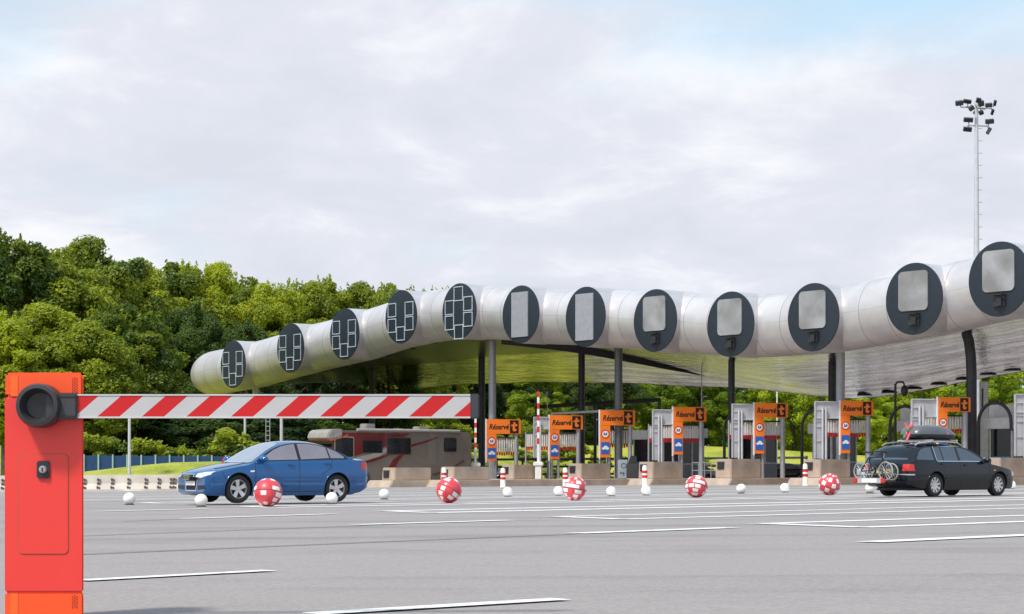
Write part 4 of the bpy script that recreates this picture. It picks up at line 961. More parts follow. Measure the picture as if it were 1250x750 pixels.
# crash barrier along the foot of the grass bank
v0 = P(575, 560, 158); v1 = P(985, 560, 157.5); zg = lambda q: g(q.x, q.y)
cb = empty('crash_barrier', (v0.x, v0.y, zg(v0)), 0, 'long dark crash barrier along the foot of the grass bank', 'crash barrier')
q = v1-v0; dz = zg(v1)-zg(v0); m_ = MB()
for z in (.75, 1.35, 1.95): m_.tube([(0, 0, z), (q.x, q.y, dz+z)], .09, 6)
m_.build('rails', 'dark_grey', cb)
for k in range(14):
    t = k/13; m_ = MB(); m_.box((q.x*t, q.y*t+.12, dz*t+1.05), (.16, .12, 2.1)); m_.build('post', 'dark_grey', cb)
# railing
v = P(845, 580, 124); e = empty('guard_railing', (v.x, v.y, g(v.x, v.y)+.4), 0, 'low dark guard railing between the fourth sign and its booth', 'railing'); m_ = MB()
for z in (.5, 1.0): m_.tube([(0, 0, z), (2.0, .3, z)], .03, 8)
m_.build('rails', 'steel_grey', e)
for k in range(6): m_ = MB(); m_.tube([(k*.4, k*.06, 0), (k*.4, k*.06, 1.0)], .025, 6); m_.build('upright', 'steel_grey', e)

# ------------------------------------------------------------------ floodlight mast
MY = 152; v = P(1192, 310, MY); zb = g(v.x, v.y)+.1
mast = empty('floodlight_mast', (v.x, v.y, zb), 0, 'tall grey mast carrying clusters of floodlights above the canopy', 'light mast')
zt = P(0, 124, MY).z-zb; s_ = MY/F
m_ = MB(); m_.tube([(0, 0, 0), (0, 0, zt*.5), (0, 0, zt)], [.30, .24, .13], 14); m_.build('pole', 'pale_steel', mast, smooth=50)
z1 = P(0, 131, MY).z-zb; z2 = P(0, 153.5, MY).z-zb
m_ = MB(); m_.tube([(-19*s_, 0, z1), (19*s_, 0, z1-.1)], .05, 8); m_.tube([(-14*s_, -.3, z1), (14*s_, .9, z1)], .05, 8); m_.tube([(-5*s_, -1.0, z1), (5*s_, 1.0, z1)], .05, 8); m_.build('crossarm', 'steel_grey', mast)
m_ = MB(); m_.tube([(-11*s_, 0, z2), (15*s_, 0, z2-.05)], .05, 8); m_.build('crossarm', 'steel_grey', mast)
k = 0; z = 1.5; m_ = MB()
while z < zt-1.5: m_.tube([(.1, -.1, z), (.42, -.15, z)], .025, 6); z += .95
m_.build('climbing_pegs', 'steel_grey', mast)
for px, py, wx, hy, rot, yo in [(1171, 126, 9, 5.5, -8, 0), (1181.5, 123.5, 9.5, 4.5, 8, .2), (1199.5, 125, 6.5, 6.5, -12, .5), (1205, 130, 8, 4.5, -6, -.5), (1214.5, 126, 3, 6.5, 8, 0), (1211.5, 137, 3, 6.5, 15, 0), (1183.5, 134, 6, 5, -35, -.6), (1194.5, 135, 5.5, 4.5, 25, .9), (1200, 136, 5, 4.5, -20, .6), (1191.5, 125, 5.5, 5.5, 10, -.8),
                          (1182, 146.5, 11, 5, 3, 0), (1181, 158, 10, 5, 5, 0), (1208, 148.5, 10, 5, -5, 0), (1207, 160, 4, 8, 28, 0)]:
    q = P(px, py, MY); c = Vector((q.x-v.x, yo, q.z-zb)); f = MB(); Rm = Matrix.Rotation(R(rot), 3, 'Y') @ Matrix.Rotation(R(28), 3, 'X')
    f.box(c, (wx*s_, .28, hy*s_), 0, Rm); f.box(c+Rm @ Vector((0, -.15, 0)), (wx*s_*.86, .02, hy*s_*.8), 1, Rm)
    zz_ = z1 if py < 140 else z2; f.tube([c, (c.x*.9, c.y, zz_)], .035, 6)
    f.build('floodlight', ['dark_grey', 'glass_dark'], mast)

# ------------------------------------------------------------------ low wall, blue fence
mat('slot_brown', (.10, .085, .075), .9)
v0 = Vector((-34, 96.9, 0)); wall = empty('low_concrete_wall', (v0.x, v0.y, g(v0.x, v0.y)), 0, 'pale low concrete wall with dark slots at the foot of the grass mound', 'wall')
m_ = MB(); L_ = 26.5
prof_w = [(-.32, -.05), (-.32, .1), (-.14, .38), (-.1, .80), (.1, .80), (.14, .38), (.32, .1), (.32, -.05)]
n = len(prof_w); vs = []; xsw = [L_*k/20 for k in range(21)]
for x in xsw:
    zg = g(v0.x+x, v0.y)-g(v0.x, v0.y)
    vs += [(x, y, z+zg) for y, z in prof_w]
fs = [(i*n+k, i*n+(k+1) % n, (i+1)*n+(k+1) % n, (i+1)*n+k) for i in range(20) for k in range(n)]+[tuple(range(n)), tuple(20*n+k for k in range(n))]
m_.add(vs, fs); m_.build('wall_body', 'concrete_pale', wall, bevel=0)
for px in [-12, 3, 103, 120, 137, 157, 178, 194, 209, 213, 226]:
    x = (px-625)/F*96.6-v0.x; zg = g(v0.x+x, v0.y)-g(v0.x, v0.y); m_ = MB()
    if 0 < x < L_:
        for z in (.17, .36, .55): 
            yy = -.16 if z > .3 else -.29
            m_.box((x-.05, yy, z+zg+.03), (.07, .1, .11)); m_.box((x+.05, yy, z+zg), (.05, .1, .10))
        m_.build('drain_slot', 'slot_brown', wall)
fence = None; fp = []
for k in range(19):
    px = 14+k*17.9-.03*k*k; Y = 119+k*.25; fp.append(P(px, 555, Y))
o_ = Vector((fp[0].x, fp[0].y, terrain(fp[0].x, fp[0].y)))
fence = empty('blue_fence', o_, 0, 'long blue panel fence with pale posts behind the grass mound', 'fence')
for k, p in enumerate(fp):
    zb = terrain(p.x, p.y); zt = 1.62 - .004*k
    m_ = MB(); m_.box((p.x-o_.x, p.y-o_.y-.05, (zb+zt)/2-o_.z), (.09, .09, zt-zb+.06)); m_.build('post', 'fence_post', fence)
    if k:
        a_ = fp[k-1]; c = (a_+p)/2; d_ = p-a_; m_ = MB(); ang = math.atan2(d_.y, d_.x); zb2 = min(zb, terrain(a_.x, a_.y))
        m_.box((c.x-o_.x, c.y-o_.y, (zb2+zt)/2-o_.z-.01), (math.hypot(d_.x, d_.y)-.02, .03, zt-zb2-.06), 0, Matrix.Rotation(ang, 3, 'Z')); m_.build('panel', 'blue_fence', fence)
# round red sign behind the blue car
v = P(277, 563.5, 92); e = empty('round_road_sign', (v.x, v.y, g(v.x, v.y)), 0, 'small round red and white sign above the blue car bonnet', 'sign'); zz_ = v.z-e.location.z
m_ = MB(); m_.tube([(0, .06, 0), (0, .06, zz_)], .03, 8); m_.build('post', 'steel_grey', e)
m_ = MB(); m_.lathe([(.001, -.012), (.12, -.012), (.12, 0)], (0, 0, zz_), 'Y', 24, 1); m_.lathe([(.12, -.014), (.23, -.014), (.23, .01), (.12, .01)], (0, 0, zz_), 'Y', 24, 0, True); m_.build('sign_face', ['sign_red', 'sign_white'], e)
# ------------------------------------------------------------------ cars
def bisect_panel(src, polys, axis, side=0, off=.004, flt=None, inset=None):
    """cut a convex outline (list of 2D points) out of the body surface; returns verts, faces pushed out along the normals"""
    bm = src.copy()
    if side: 
        dl = [v for v in bm.verts if v.co.y*side < .02]
        bmesh.ops.delete(bm, geom=dl, context='VERTS')
    if flt:
        dl = [f for f in bm.faces if not flt(f)]
        bmesh.ops.delete(bm, geom=dl, context='FACES')
    n = len(polys); cxm = sum(p[0] for p in polys)/n; cym = sum(p[1] for p in polys)/n
    for i in range(n):
        p, q = polys[i], polys[(i+1) % n]; ex, ey = q[0]-p[0], q[1]-p[1]; nx, ny = ey, -ex
        if (cxm-p[0])*nx+(cym-p[1])*ny > 0: nx, ny = -nx, -ny
        l = math.hypot(nx, ny)
        if l < 1e-6: continue
        nx /= l; ny /= l
        if axis == 'side': no = (nx, 0, ny); pc = (p[0], 0, p[1])
        elif axis == 'front': no = (0, nx, ny); pc = (0, p[0], p[1])
        else: no = (nx, ny, 0); pc = (p[0], p[1], 0)
        bmesh.ops.bisect_plane(bm, geom=bm.verts[:]+bm.edges[:]+bm.faces[:], plane_co=pc, plane_no=no, clear_outer=True, dist=1e-5)
    bm.normal_update()
    vs = [v.co+v.normal*off for v in bm.verts]; idx = {v: i for i, v in enumerate(bm.verts)}
    fs = [tuple(idx[v] for v in f.verts) for f in bm.faces]; bm.free()
    return vs, fs
def wheel(parent, pos, rt_, wd, side, spokes, name='wheel'):
    e = bpy.data.objects.new(name, None)
    m_ = MB(); ri = rt_*.68
    w2 = wd/2
    m_.lathe([(ri, -w2*.9), (rt_*.8, -w2), (rt_*.95, -w2*.92), (rt_, -w2*.7), (rt_, w2*.7), (rt_*.95, w2*.92), (rt_*.8, w2), (ri, w2*.9)], (0, 0, 0), 'Y', 40, closed=True)
    tyre = m_.build('wheel', 'rubber', parent, smooth=40); tyre.location = pos
    m_ = MB(); so_ = -side if False else side
    y = w2*.72*side
    m_.lathe([(ri*1.0, y+.012*side), (ri*.93, y+.02*side), (ri*.90, y-.02*side), (ri*.88, -y)], (0, 0, 0), 'Y', 40, 0, False, False)
    for k in range(spokes):
        a = 2*math.pi*k/spokes+.2; ca, sa = math.cos(a), math.sin(a); wi, wo = .035, (.052 if spokes < 8 else .030)
        u = Vector((ca, 0, sa)); t = Vector((-sa, 0, ca)); nn_ = Vector((0, side, 0))
        p = [u*.03-t*wi, u*.03+t*wi, u*ri*.92+t*wo, u*ri*.92-t*wo]; yc = y-.0*side
        vs = [q+nn_*abs(yc)+nn_*(.0 if i > 1 else -.02) for i, q in enumerate(p)]+[q+nn_*(abs(yc)-.05) for q in p]
        m_.add(vs, [(0, 1, 2, 3), (7, 6, 5, 4), (0, 4, 5, 1), (1, 5, 6, 2), (2, 6, 7, 3), (3, 7, 4, 0)])
    m_.lathe([(.001, y-.01*side), (.055, y-.012*side), (.06, y-.05*side)], (0, 0, 0), 'Y', 20)
    m_.build('rim', 'alloy', tyre, smooth=40)
    m_ = MB(); m_.lathe([(.001, y-.075*side), (ri*.9, y-.075*side)], (0, 0, 0), 'Y', 28); m_.build('brake_disc', 'dark_grey', tyre)
    return tyre
def make_car(name, loc, yaw, S, paint, label, group=None, ground=0):
    """S: spec dict; profile x runs 0 at the nose to L at the tail, flipped so +X is forward"""
    L_, hwid = S['L'], S['hw']; top = lambda x: sinterp(S['top'], x); bot = lambda x: interp(S['bot'], x); belt = lambda x: interp(S['belt'], x)
    plan = lambda x: sinterp(S['plan'], x); roof = S['roof']
    def wid(x, z):
        W = plan(x); b = belt(x)
        lo = [(.15, .90), (.28, .955), (.42, .985), (.58, 1.0), (.72, .992), (.86, .968), (1.0, .945)]
        if z <= b: return W*sinterp(lo, z)
        wb = W*sinterp(lo, b); t = (z-b)/(roof-b); return wb-(wb-S['rw'])*t**.93*(W/hwid)
    e_drop = lambda x: .035+.03*sst(.2, 1, x)*(1-sst(L_-.6, L_, x))
    def deform(v):
        x, y, z = v; q = abs(y)/hwid
        x += S['nb']*q**2.4*(1-sst(0, 1.1, x)); x -= S['tb']*q**2.6*(sst(L_-.9, L_, x))
        x += .05*max(0, (z-.55))*(1-sst(0, .25, x))
        return Vector((L_/2-x, y, z))
    xsn = [0, .006, .02, .04, .07, .11, .16, .22]+[.28+.06*i for i in range(int((L_-.5)/.06))]
    xsn = [x for x in xsn if x < L_-.24]+[L_-.22, L_-.16, L_-.11, L_-.07, L_-.04, L_-.02, L_-.006, L_]
    nz, ny = 20, 9; rows = []
    for x in xsn:
        T = top(x); B = bot(x); ed = e_drop(x); zs_ = T-ed; b_ = belt(x)
        r_ = []
        for j in range(3): r_.append((x, wid(x, B)*(.0+.97*(j/2)), B))
        zb_ = min(b_, zs_)
        for j in range(1, 13): z = lerp(B, zb_, j/12); r_.append((x, wid(x, z), z))
        for j in range(1, 9):
            z = lerp(zb_, zs_, j/8) if zs_ > b_ else zs_-.0004*(8-j); r_.append((x, wid(x, min(z, zs_)), z))
        wt = wid(x, zs_)
        for j in range(1, ny+1):
            y = wt*(1-j/ny)if j > 1 else wt*.955
            t = abs(y/wt); r_.append((x, y, T-ed*t**3.0))
        rows.append(r_)
    m = len(rows[0]); vs = []; fs = []
    for r_ in rows:
        vs += [deform(p) for p in r_]
    o2 = len(vs)
    for r_ in rows: vs += [deform((p[0], -p[1], p[2])) for p in r_]
    for i in range(len(rows)-1):
        for j in range(m-1):
            k = i*m+j; fs.append((k, k+1, k+m+1, k+m)); fs.append((o2+k, o2+k+m, o2+k+m+1, o2+k+1))
    for i in (0, len(rows)-1):       # end caps as ladders
        for j in range(m-1): fs.append((i*m+j, i*m+j+1, o2+i*m+j+1, o2+i*m+j))
    me = bpy.data.meshes.new('body'); me.from_pydata([tuple(v) for v in vs], [], fs)
    bm = bmesh.new(); bm.from_mesh(me); bmesh.ops.remove_doubles(bm, verts=bm.verts, dist=3e-4)
    # subdivide the end caps sideways is unnecessary; keep
    bmesh.ops.recalc_face_normals(bm, faces=bm.faces)
    bmesh.ops.smooth_vert(bm, verts=bm.verts, factor=.35, use_axis_x=True, use_axis_y=False, use_axis_z=True) if S.get('smooth') else None
    src = bm.copy(); bm.to_mesh(me); bm.free()
    e = empty(name, loc, yaw, label, 'car', group); e.location.z = ground
    body = bpy.data.objects.new('body', me); COL.objects.link(body); me.materials.append(M[paint]); me.materials.append(M['black_plastic'])
    wx = [S['fo'], S['fo']+S['wb']]
    cut = MB()
    for x in wx:
        for s_ in (1, -1): cut.lathe([(S['ar'], (hwid-.30)*s_), (S['ar'], (hwid+.3)*s_)], (L_/2-x, 0, S['wr']+.01), 'Y', 40)
    cu = cut.build('cutter', 'black_plastic')
    md = body.modifiers.new('b', 'BOOLEAN'); md.operation = 'DIFFERENCE'; md.object = cu; md.solver = 'EXACT'; md.material_mode = 'TRANSFER'
    bpy.context.view_layer.update()
    dg = bpy.context.evaluated_depsgraph_get(); me2 = bpy.data.meshes.new_from_object(body.evaluated_get(dg)); body.modifiers.clear(); body.data = me2
    bpy.data.objects.remove(cu)
    for p in me2.polygons: p.use_smooth = True
    me2.set_sharp_from_angle(angle=R(38)); body.parent = e
    FX = lambda x: L_/2-x
    def panel(nm, poly, axis, mt, side=0, off=.004, parent=None, flt=None):
        pl = [(FX(p[0]), p[1]) for p in poly] if axis in ('side', 'top') else poly
        vs_, fs_ = bisect_panel(src, pl, axis, side, off, flt)
        m_ = MB(); m_.add(vs_, fs_)
        if not fs_: return None
        o = m_.build(nm, mt, parent or e, smooth=50); return o
    for s_ in (1, -1):
        for nm, poly, mt, off in S['side']:
            pr = e; panel(nm, poly, 'side', mt, s_, off, pr)
        # seams, handles
        mb = MB()
        for pl in S['seams']:
            for (x0, z0), (x1, z1) in zip(pl, pl[1:]):
                dx, dz = x1-x0, z1-z0; l = math.hypot(dx, dz); nx, nz_ = -dz/l*.006, dx/l*.006
                v_, f_ = bisect_panel(src, [(FX(x0+nx), z0+nz_), (FX(x1+nx), z1+nz_), (FX(x1-nx), z1-nz_), (FX(x0-nx), z0-nz_)], 'side', s_, .0025); mb.add(v_, f_)
        mb.build('door_gaps', 'black_plastic', body)
        for x, z in S['handles']:
            mb = MB(); mb.box((FX(x), s_*(wid(x, z)+.016), z), (.17, .035, .035)); mb.build('door_handle', S.get('handle_mat', paint), e, bevel=.012, smooth=60)
        x, z = S['mirror']; mb = MB(); mb.ellipsoid((FX(x), s_*(wid(x, z)+.13), z+.02), (.10, .115, .075)); mb.build('mirror', paint, e, smooth=60)
        mb = MB(); mb.tube([(FX(x)-.02, s_*(wid(x, z)-.02), z-.05), (FX(x), s_*(wid(x, z)+.08), z-.03)], .03, 8); mb.build('mirror_stalk', 'black_plastic', e)
        # arch lips
        for x in wx:
            mb = MB(); pts = [(FX(x)+S['ar']*1.015*math.cos(R(q)), s_*(wid(x+S['ar']*math.cos(R(180-q))*1.0, max(.2, S['wr']+S['ar']*math.sin(R(q))))+.002), S['wr']+.01+S['ar']*1.015*math.sin(R(q))) for q in range(-18, 199, 9)]
            pts = [p for p in pts if p[2] > .2]; mb.tube(pts, .016, 8); mb.build('arch_lip', paint, body, smooth=60)
        for x in wx: wheel(e, (FX(x), s_*(hwid-.13), S['wr']), S['wr'], .215, s_, S['spokes'])
    for nm, poly, axis, mt, off, side in S['extra']:
        if side == 2:
            for s_ in (1, -1): panel(nm, poly, axis, mt, s_, off)
        elif side in ('F', 'B'):
            fx = (lambda f: f.calc_center_median().x > L_/2-1.0) if side == 'F' else (lambda f: f.calc_center_median().x < -L_/2+S.get('tl', .30))
            panel(nm, poly, axis, mt, 0, off, None, fx)
        elif side == 'T': panel(nm, poly, axis, mt, 0, off, None, lambda f: f.normal.z > .12)
    # dark cabin floor pan
    mb = MB(); mb.box((0, 0, .2), (L_*.8, hwid*1.5, .06)); mb.build('underbody', 'black_plastic', e)
    src.free(); e['hw'] = hwid
    S['FX'] = FX; S['wid'] = wid
    return e
mat('paint_blue', (.003, .092, .28), .2, .3, var=.06, coat=.8)
mat('paint_black', (.004, .007, .012), .2, 0, var=.1, coat=.35, ior=1.38)
mat('paint_maroon', (.08, .012, .014), .3, .2, var=.1, coat=.6)
mat('car_glass_blue', (.24, .215, .25), .12, .15, var=.08, ior=1.8)
mat('windscreen', (.30, .32, .37), .10, .1, var=.08, ior=1.8)
mat('car_glass', (.05, .06, .08), .06, .0, var=.1, ior=1.9)
mat('trim', (.015, .015, .017), .5)
mat('grille_black', (.008, .008, .009), .7)
sedan = dict(L=4.58, hw=.885, roof=1.43, rw=.60, nb=.20, tb=.12, fo=.93, wb=2.65, wr=.32, ar=.368, spokes=5,
    top=[(0, .60), (.03, .655), (.10, .705), (.3, .765), (.6, .83), (.95, .895), (1.25, .945), (1.5, 1.085), (1.78, 1.245), (2.05, 1.355), (2.3, 1.41), (2.6, 1.43), (2.95, 1.42), (3.3, 1.365), (3.6, 1.27), (3.85, 1.16), (4.05, 1.065), (4.2, 1.03), (4.42, 1.01), (4.53, .97), (4.58, .80)],
    bot=[(0, .25), (.12, .175), (.6, .16), (4.0, .165), (4.35, .23), (4.58, .34)],
    belt=[(0, .75), (1.2, .90), (2.2, .94), (3.6, .97), (4.58, .98)],
    plan=[(0, .72), (.04, .775), (.15, .82), (.4, .86), (.8, .882), (1.5, .885), (3.4, .885), (4.0, .865), (4.35, .82), (4.5, .78), (4.58, .70)],
    side=[('window_surround', [(1.40, .945), (1.62, 1.09), (1.85, 1.215), (2.1, 1.308), (2.35, 1.355), (2.65, 1.375), (3.0, 1.36), (3.35, 1.295), (3.66, 1.18), (3.86, 1.06), (3.90, .99)], 'trim', .003),
          ('front_side_window', [(1.52, .965), (1.70, 1.085), (1.9, 1.20), (2.12, 1.285), (2.35, 1.33), (2.50, 1.345), (2.52, .985)], 'car_glass_blue', .006),
          ('rear_side_window', [(2.60, .988), (2.58, 1.35), (2.8, 1.35), (3.05, 1.33), (3.34, 1.27), (3.38, 1.02)], 'car_glass_blue', .006),
          ('quarter_window', [(3.42, 1.02), (3.38, 1.262), (3.62, 1.17), (3.80, 1.05), (3.78, 1.015)], 'car_glass_blue', .006),
          ('side_moulding', [(1.32, .50), (1.32, .535), (3.1, .55), (3.1, .515)], 'paint_blue', .014),
          ('indicator', [(1.22, .70), (1.22, .735), (1.33, .74), (1.33, .705)], 'sign_white', .008)],
    seams=[[(1.36, .26), (1.36, .93)], [(2.53, .25), (2.545, .97)], [(1.36, .255), (3.16, .255)], [(3.12, .62), (3.40, .80), (3.45, .97)], [(.62, .50), (.50, .70)], [(.93+.37, .92), (.45, .78)]],
    handles=[(2.32, .86), (3.32, .89)], mirror=(1.55, .98),
    extra=[('windscreen', [(1.26, -.70), (1.34, -.74), (2.04, -.56), (2.12, -.50), (2.15, 0), (2.12, .50), (2.04, .56), (1.34, .74), (1.26, .70), (1.16, .4), (1.14, 0), (1.16, -.4)], 'top', 'windscreen', .005, 'T'),
           ('rear_window', [(3.20, -.50), (3.95, -.62), (4.0, 0), (3.95, .62), (3.20, .50), (3.15, 0)], 'top', 'car_glass_blue', .005, 'T'),
           ('grille', [(-.33, .665), (.33, .665), (.345, .56), (.27, .27), (-.27, .27), (-.345, .56)], 'front', 'chrome', .006, 'F'),
           ('grille_mesh', [(-.29, .64), (.29, .64), (.305, .56), (.235, .295), (-.235, .295), (-.305, .56)], 'front', 'grille_black', .012, 'F'),
           ('headlight', [(.40, .56), (.42, .665), (.60, .70), (.80, .715), (.80, .64), (.6, .57)], 'front', 'head_glass', .006, 'F'),
           ('headlight', [(-.40, .56), (-.42, .665), (-.60, .70), (-.80, .715), (-.80, .64), (-.6, .57)], 'front', 'head_glass', .006, 'F'),
           ('lower_intake', [(.36, .30), (.36, .40), (.70, .41), (.74, .33)], 'front', 'black_plastic', .006, 'F'),
           ('lower_intake', [(-.36, .30), (-.36, .40), (-.70, .41), (-.74, .33)], 'front', 'black_plastic', .006, 'F'),
           ('number_plate', [(-.24, .40), (.24, .40), (.24, .50), (-.24, .50)], 'front', 'plate_white', .022, 'F'),
           ('tail_light', [(.5, .76), (.5, .92), (.86, .92), (.86, .76)], 'front', 'red_lens', .006, 'B'),
           ('tail_light', [(-.5, .76), (-.5, .92), (-.86, .92), (-.86, .76)], 'front', 'red_lens', .006, 'B')])
def car_at(near_front, near_rear, S, side, **kw):
    """near wheel contact points (world) -> car centre and yaw; side = +1 if the left side is the near one"""
    fwd = (near_front-near_rear); fwd.z = 0; fwd.normalize(); left = Vector((-fwd.y, fwd.x, 0))
    mid = (near_front+near_rear)/2 - left*side*(S['hw']-.02)
    off = (S['L']/2-S['fo']-S['wb']/2); mid -= fwd*off
    return mid, math.atan2(fwd.y, fwd.x)
nf = Vector((-6.40, 46.1, 0)); nr = nf+Vector((.82, .572, 0)).normalized()*2.65
c_, yw = car_at(nf, nr, sedan, 1)
blue = make_car('sedan_car', c_, yw, sedan, 'paint_blue', 'blue four-door saloon car driving towards the left', ground=.015)
blue.scale = (1, 1, 1.04)
# four linked rings on the grille and marks on the plate
m_ = MB()
for k in (-1.5, -.5, .5, 1.5):
    m_.lathe([(.040, -.006), (.053, -.006), (.053, .006), (.040, .006)], (2.30, k*.075, .575), 'X', 20, closed=True)
m_.build('ring_emblem', 'chrome', blue)
estate = dict(L=4.80, tl=.24, hw=.905, roof=1.45, rw=.63, nb=.18, tb=.12, fo=.95, wb=2.76, wr=.32, ar=.37, spokes=9, handle_mat='paint_black',
    top=[(0, .58), (.03, .64), (.10, .70), (.3, .77), (.7, .85), (1.05, .915), (1.3, .96), (1.6, 1.14), (1.9, 1.295), (2.2, 1.395), (2.5, 1.435), (2.9, 1.45), (3.5, 1.445), (4.0, 1.415), (4.22, 1.375), (4.36, 1.29), (4.5, 1.15), (4.62, 1.02), (4.70, .95), (4.77, .86), (4.80, .62)],
    bot=[(0, .26), (.12, .20), (.6, .19), (4.2, .22), (4.6, .28), (4.8, .40)],
    belt=[(0, .75), (1.2, .90), (2.2, .935), (3.6, .95), (4.8, .96)],
    plan=[(0, .72), (.04, .78), (.15, .83), (.4, .875), (.8, .90), (1.5, .905), (3.8, .905), (4.3, .885), (4.6, .85), (4.75, .80), (4.80, .74)],
    side=[('window_surround', [(1.44, .945), (1.7, 1.10), (1.95, 1.225), (2.2, 1.315), (2.45, 1.36), (2.8, 1.375), (3.3, 1.372), (3.62, 1.36), (3.64, .96)], 'trim', .003), ('chrome_strip', [(1.50, .948), (1.50, .968), (3.64, .978), (3.64, .952)], 'chrome', .008), ('chrome_strip', [(3.62, .96), (3.60, 1.36), (3.63, 1.36), (3.65, .96)], 'chrome', .008), ('chrome_strip', [(2.3, 1.345), (2.3, 1.362), (3.0, 1.375), (3.62, 1.365), (3.62, 1.348), (3.0, 1.358)], 'chrome', .008),
          ('front_side_window', [(1.56, .965), (1.78, 1.09), (2.0, 1.205), (2.25, 1.292), (2.45, 1.33), (2.60, 1.342), (2.62, .975)], 'car_glass', .006),
          ('rear_side_window', [(2.72, .978), (2.70, 1.35), (3.0, 1.352), (3.30, 1.35), (3.32, 1.0), (3.30, .982)], 'car_glass', .006),
          ('rear_side_window', [(3.37, .983), (3.35, 1.348), (3.59, 1.342), (3.61, .987)], 'car_glass', .006),
          ('cargo_window', [(3.74, .99), (3.72, 1.345), (3.95, 1.325), (4.14, 1.29), (4.30, 1.19), (4.42, 1.04), (4.42, 1.005)], 'car_glass', .006),
          ('side_moulding', [(1.36, .47), (1.36, .52), (3.3, .53), (3.3, .48)], 'trim', .016),
          ('indicator', [(1.12, .70), (1.12, .73), (1.22, .735), (1.22, .705)], 'orange_lens', .008)],
    seams=[[(1.38, .26), (1.38, .93)], [(2.65, .25), (2.665, .96)], [(1.38, .255), (3.3, .255)], [(3.30, .62), (3.60, .82), (3.64, .95)], [(.6, .5), (.5, .72)]],
    handles=[(2.42, .86), (3.42, .89)], mirror=(1.58, .98),
    extra=[('windscreen', [(1.30, -.70), (2.16, -.56), (2.22, 0), (2.16, .56), (1.30, .70), (1.2, .4), (1.18, 0), (1.2, -.4)], 'top', 'car_glass', .005, 'T'),
           ('rear_window', [(-.62, 1.0), (.62, 1.0), (.55, 1.33), (-.55, 1.33)], 'front', 'car_glass', .005, 'B'),
           ('grille', [(-.30, .63), (.30, .63), (.28, .46), (-.28, .46)], 'front', 'black_plastic', .008, 'F'),
           ('headlight', [(.38, .53), (.38, .67), (.84, .70), (.84, .56)], 'front', 'head_glass', .006, 'F'),
           ('headlight', [(-.38, .53), (-.38, .67), (-.84, .70), (-.84, .56)], 'front', 'head_glass', .006, 'F'),
           ('rear_lamp', [(.58, .70), (.58, .88), (.92, .88), (.92, .70)], 'front', 'red_lens', .008, 'B'),
           ('rear_lamp', [(-.58, .70), (-.58, .88), (-.92, .88), (-.92, .70)], 'front', 'red_lens', .008, 'B'),
           ('bumper_strip', [(-.86, .585), (.86, .585), (.86, .62), (-.86, .62)], 'front', 'alloy', .006, 'B'),
           ('number_plate', [(-.28, .64), (.28, .64), (.28, .76), (-.28, .76)], 'front', 'plate_yellow', .01, 'B')])
nr = Vector((11.5, 53.3, 0)); nf = nr+Vector((.775, .632, 0))*2.76
c_, yw = car_at(nf, nr, estate, -1)
black = make_car('estate_car', c_, yw, estate, 'paint_black', 'black estate car with roof carrier driving away to the right', ground=.055)
for s_ in (1, -1):
    m_ = MB(); m_.tube([(2.4-x_, s_*.565, z_) for x_, z_ in ((2.25, 1.40), (2.4, 1.475), (2.9, 1.50), (3.6, 1.49), (4.1, 1.45), (4.22, 1.39))], .02, 8); m_.build('roof_rail', 'alloy', black, smooth=60)
    m_ = MB(); m_.box((2.4-4.35, s_*.0-.0, .2), (.01, .01, .01)) if False else None
# roof carrier
fw = Vector((math.cos(yw), math.sin(yw), 0))
bp_ = Vector(black.location)
rb = empty('roof_carrier', bp_+Vector((0, 0, 1.50))-fw*.55, yw, 'dark grey lidded roof box on the black estate car', 'roof box')
def rr_box(rows, n=28):
    vs = []; 
    for (x0, x1, w_, z, p) in rows:
        for k in range(n):
            a = 2*math.pi*k/n; ca, sa = math.cos(a), math.sin(a)
            vs.append(((x0+x1)/2+(x1-x0)/2*math.copysign(abs(ca)**p, ca), w_*math.copysign(abs(sa)**p, sa), z))
    m = len(rows); return vs, [(i*n+k, i*n+(k+1) % n, (i+1)*n+(k+1) % n, (i+1)*n+k) for i in range(m-1) for k in range(n)]+[tuple(range(n)), tuple((m-1)*n+k for k in range(n))]
m_ = MB(); m_.add(*rr_box([(-.8, .72, .36, .06, .5), (-.88, .85, .41, .12, .5), (-.88, .86, .42, .2, .5)])); m_.build('lower_shell', 'trim', rb, smooth=50)
m_ = MB(); m_.add(*rr_box([(-.88, .86, .425, .205, .5), (-.86, .78, .42, .27, .5), (-.76, .55, .38, .39, .55), (-.6, .25, .30, .45, .6), (-.4, .05, .2, .46, .7)])); m_.build('lid', mat('box_grey', (.10, .11, .12), .3, coat=.3), rb, smooth=50)
for x in (-.55, .5):
    m_ = MB(); m_.box((x, 0, .035), (.07, 1.22, .045)); m_.build('cross_bar', 'alloy', rb, bevel=.01)
m_ = MB(); m_.tube([(.32+q*.0, .43*math.cos(R(q)), .2+.235*math.sin(R(q))) for q in range(0, 181, 12)], .014, 6); m_.build('pink_strap', mat('pink', (.75, .12, .16), .5), rb)
m_ = MB()
for k in range(4): m_.ellipsoid((-1.05+.05*(k % 2), -.15-.06*k, .12+.1*k), (.07, .05, .08), k % 2, 10, 8)
m_.tube([(-1.1, -.25, .02), (-1.02, -.3, .25), (-1.12, -.2, .5)], .035, 8, 1)
tb = empty('tied_bundle', rb.location-fw*.12, yw, 'small pink and green bundle tied behind the roof box', 'bundle')
m_.build('bundle', [mat('leafy_cloth', (.12, .22, .08), .8), 'pink'], tb, smooth=60)
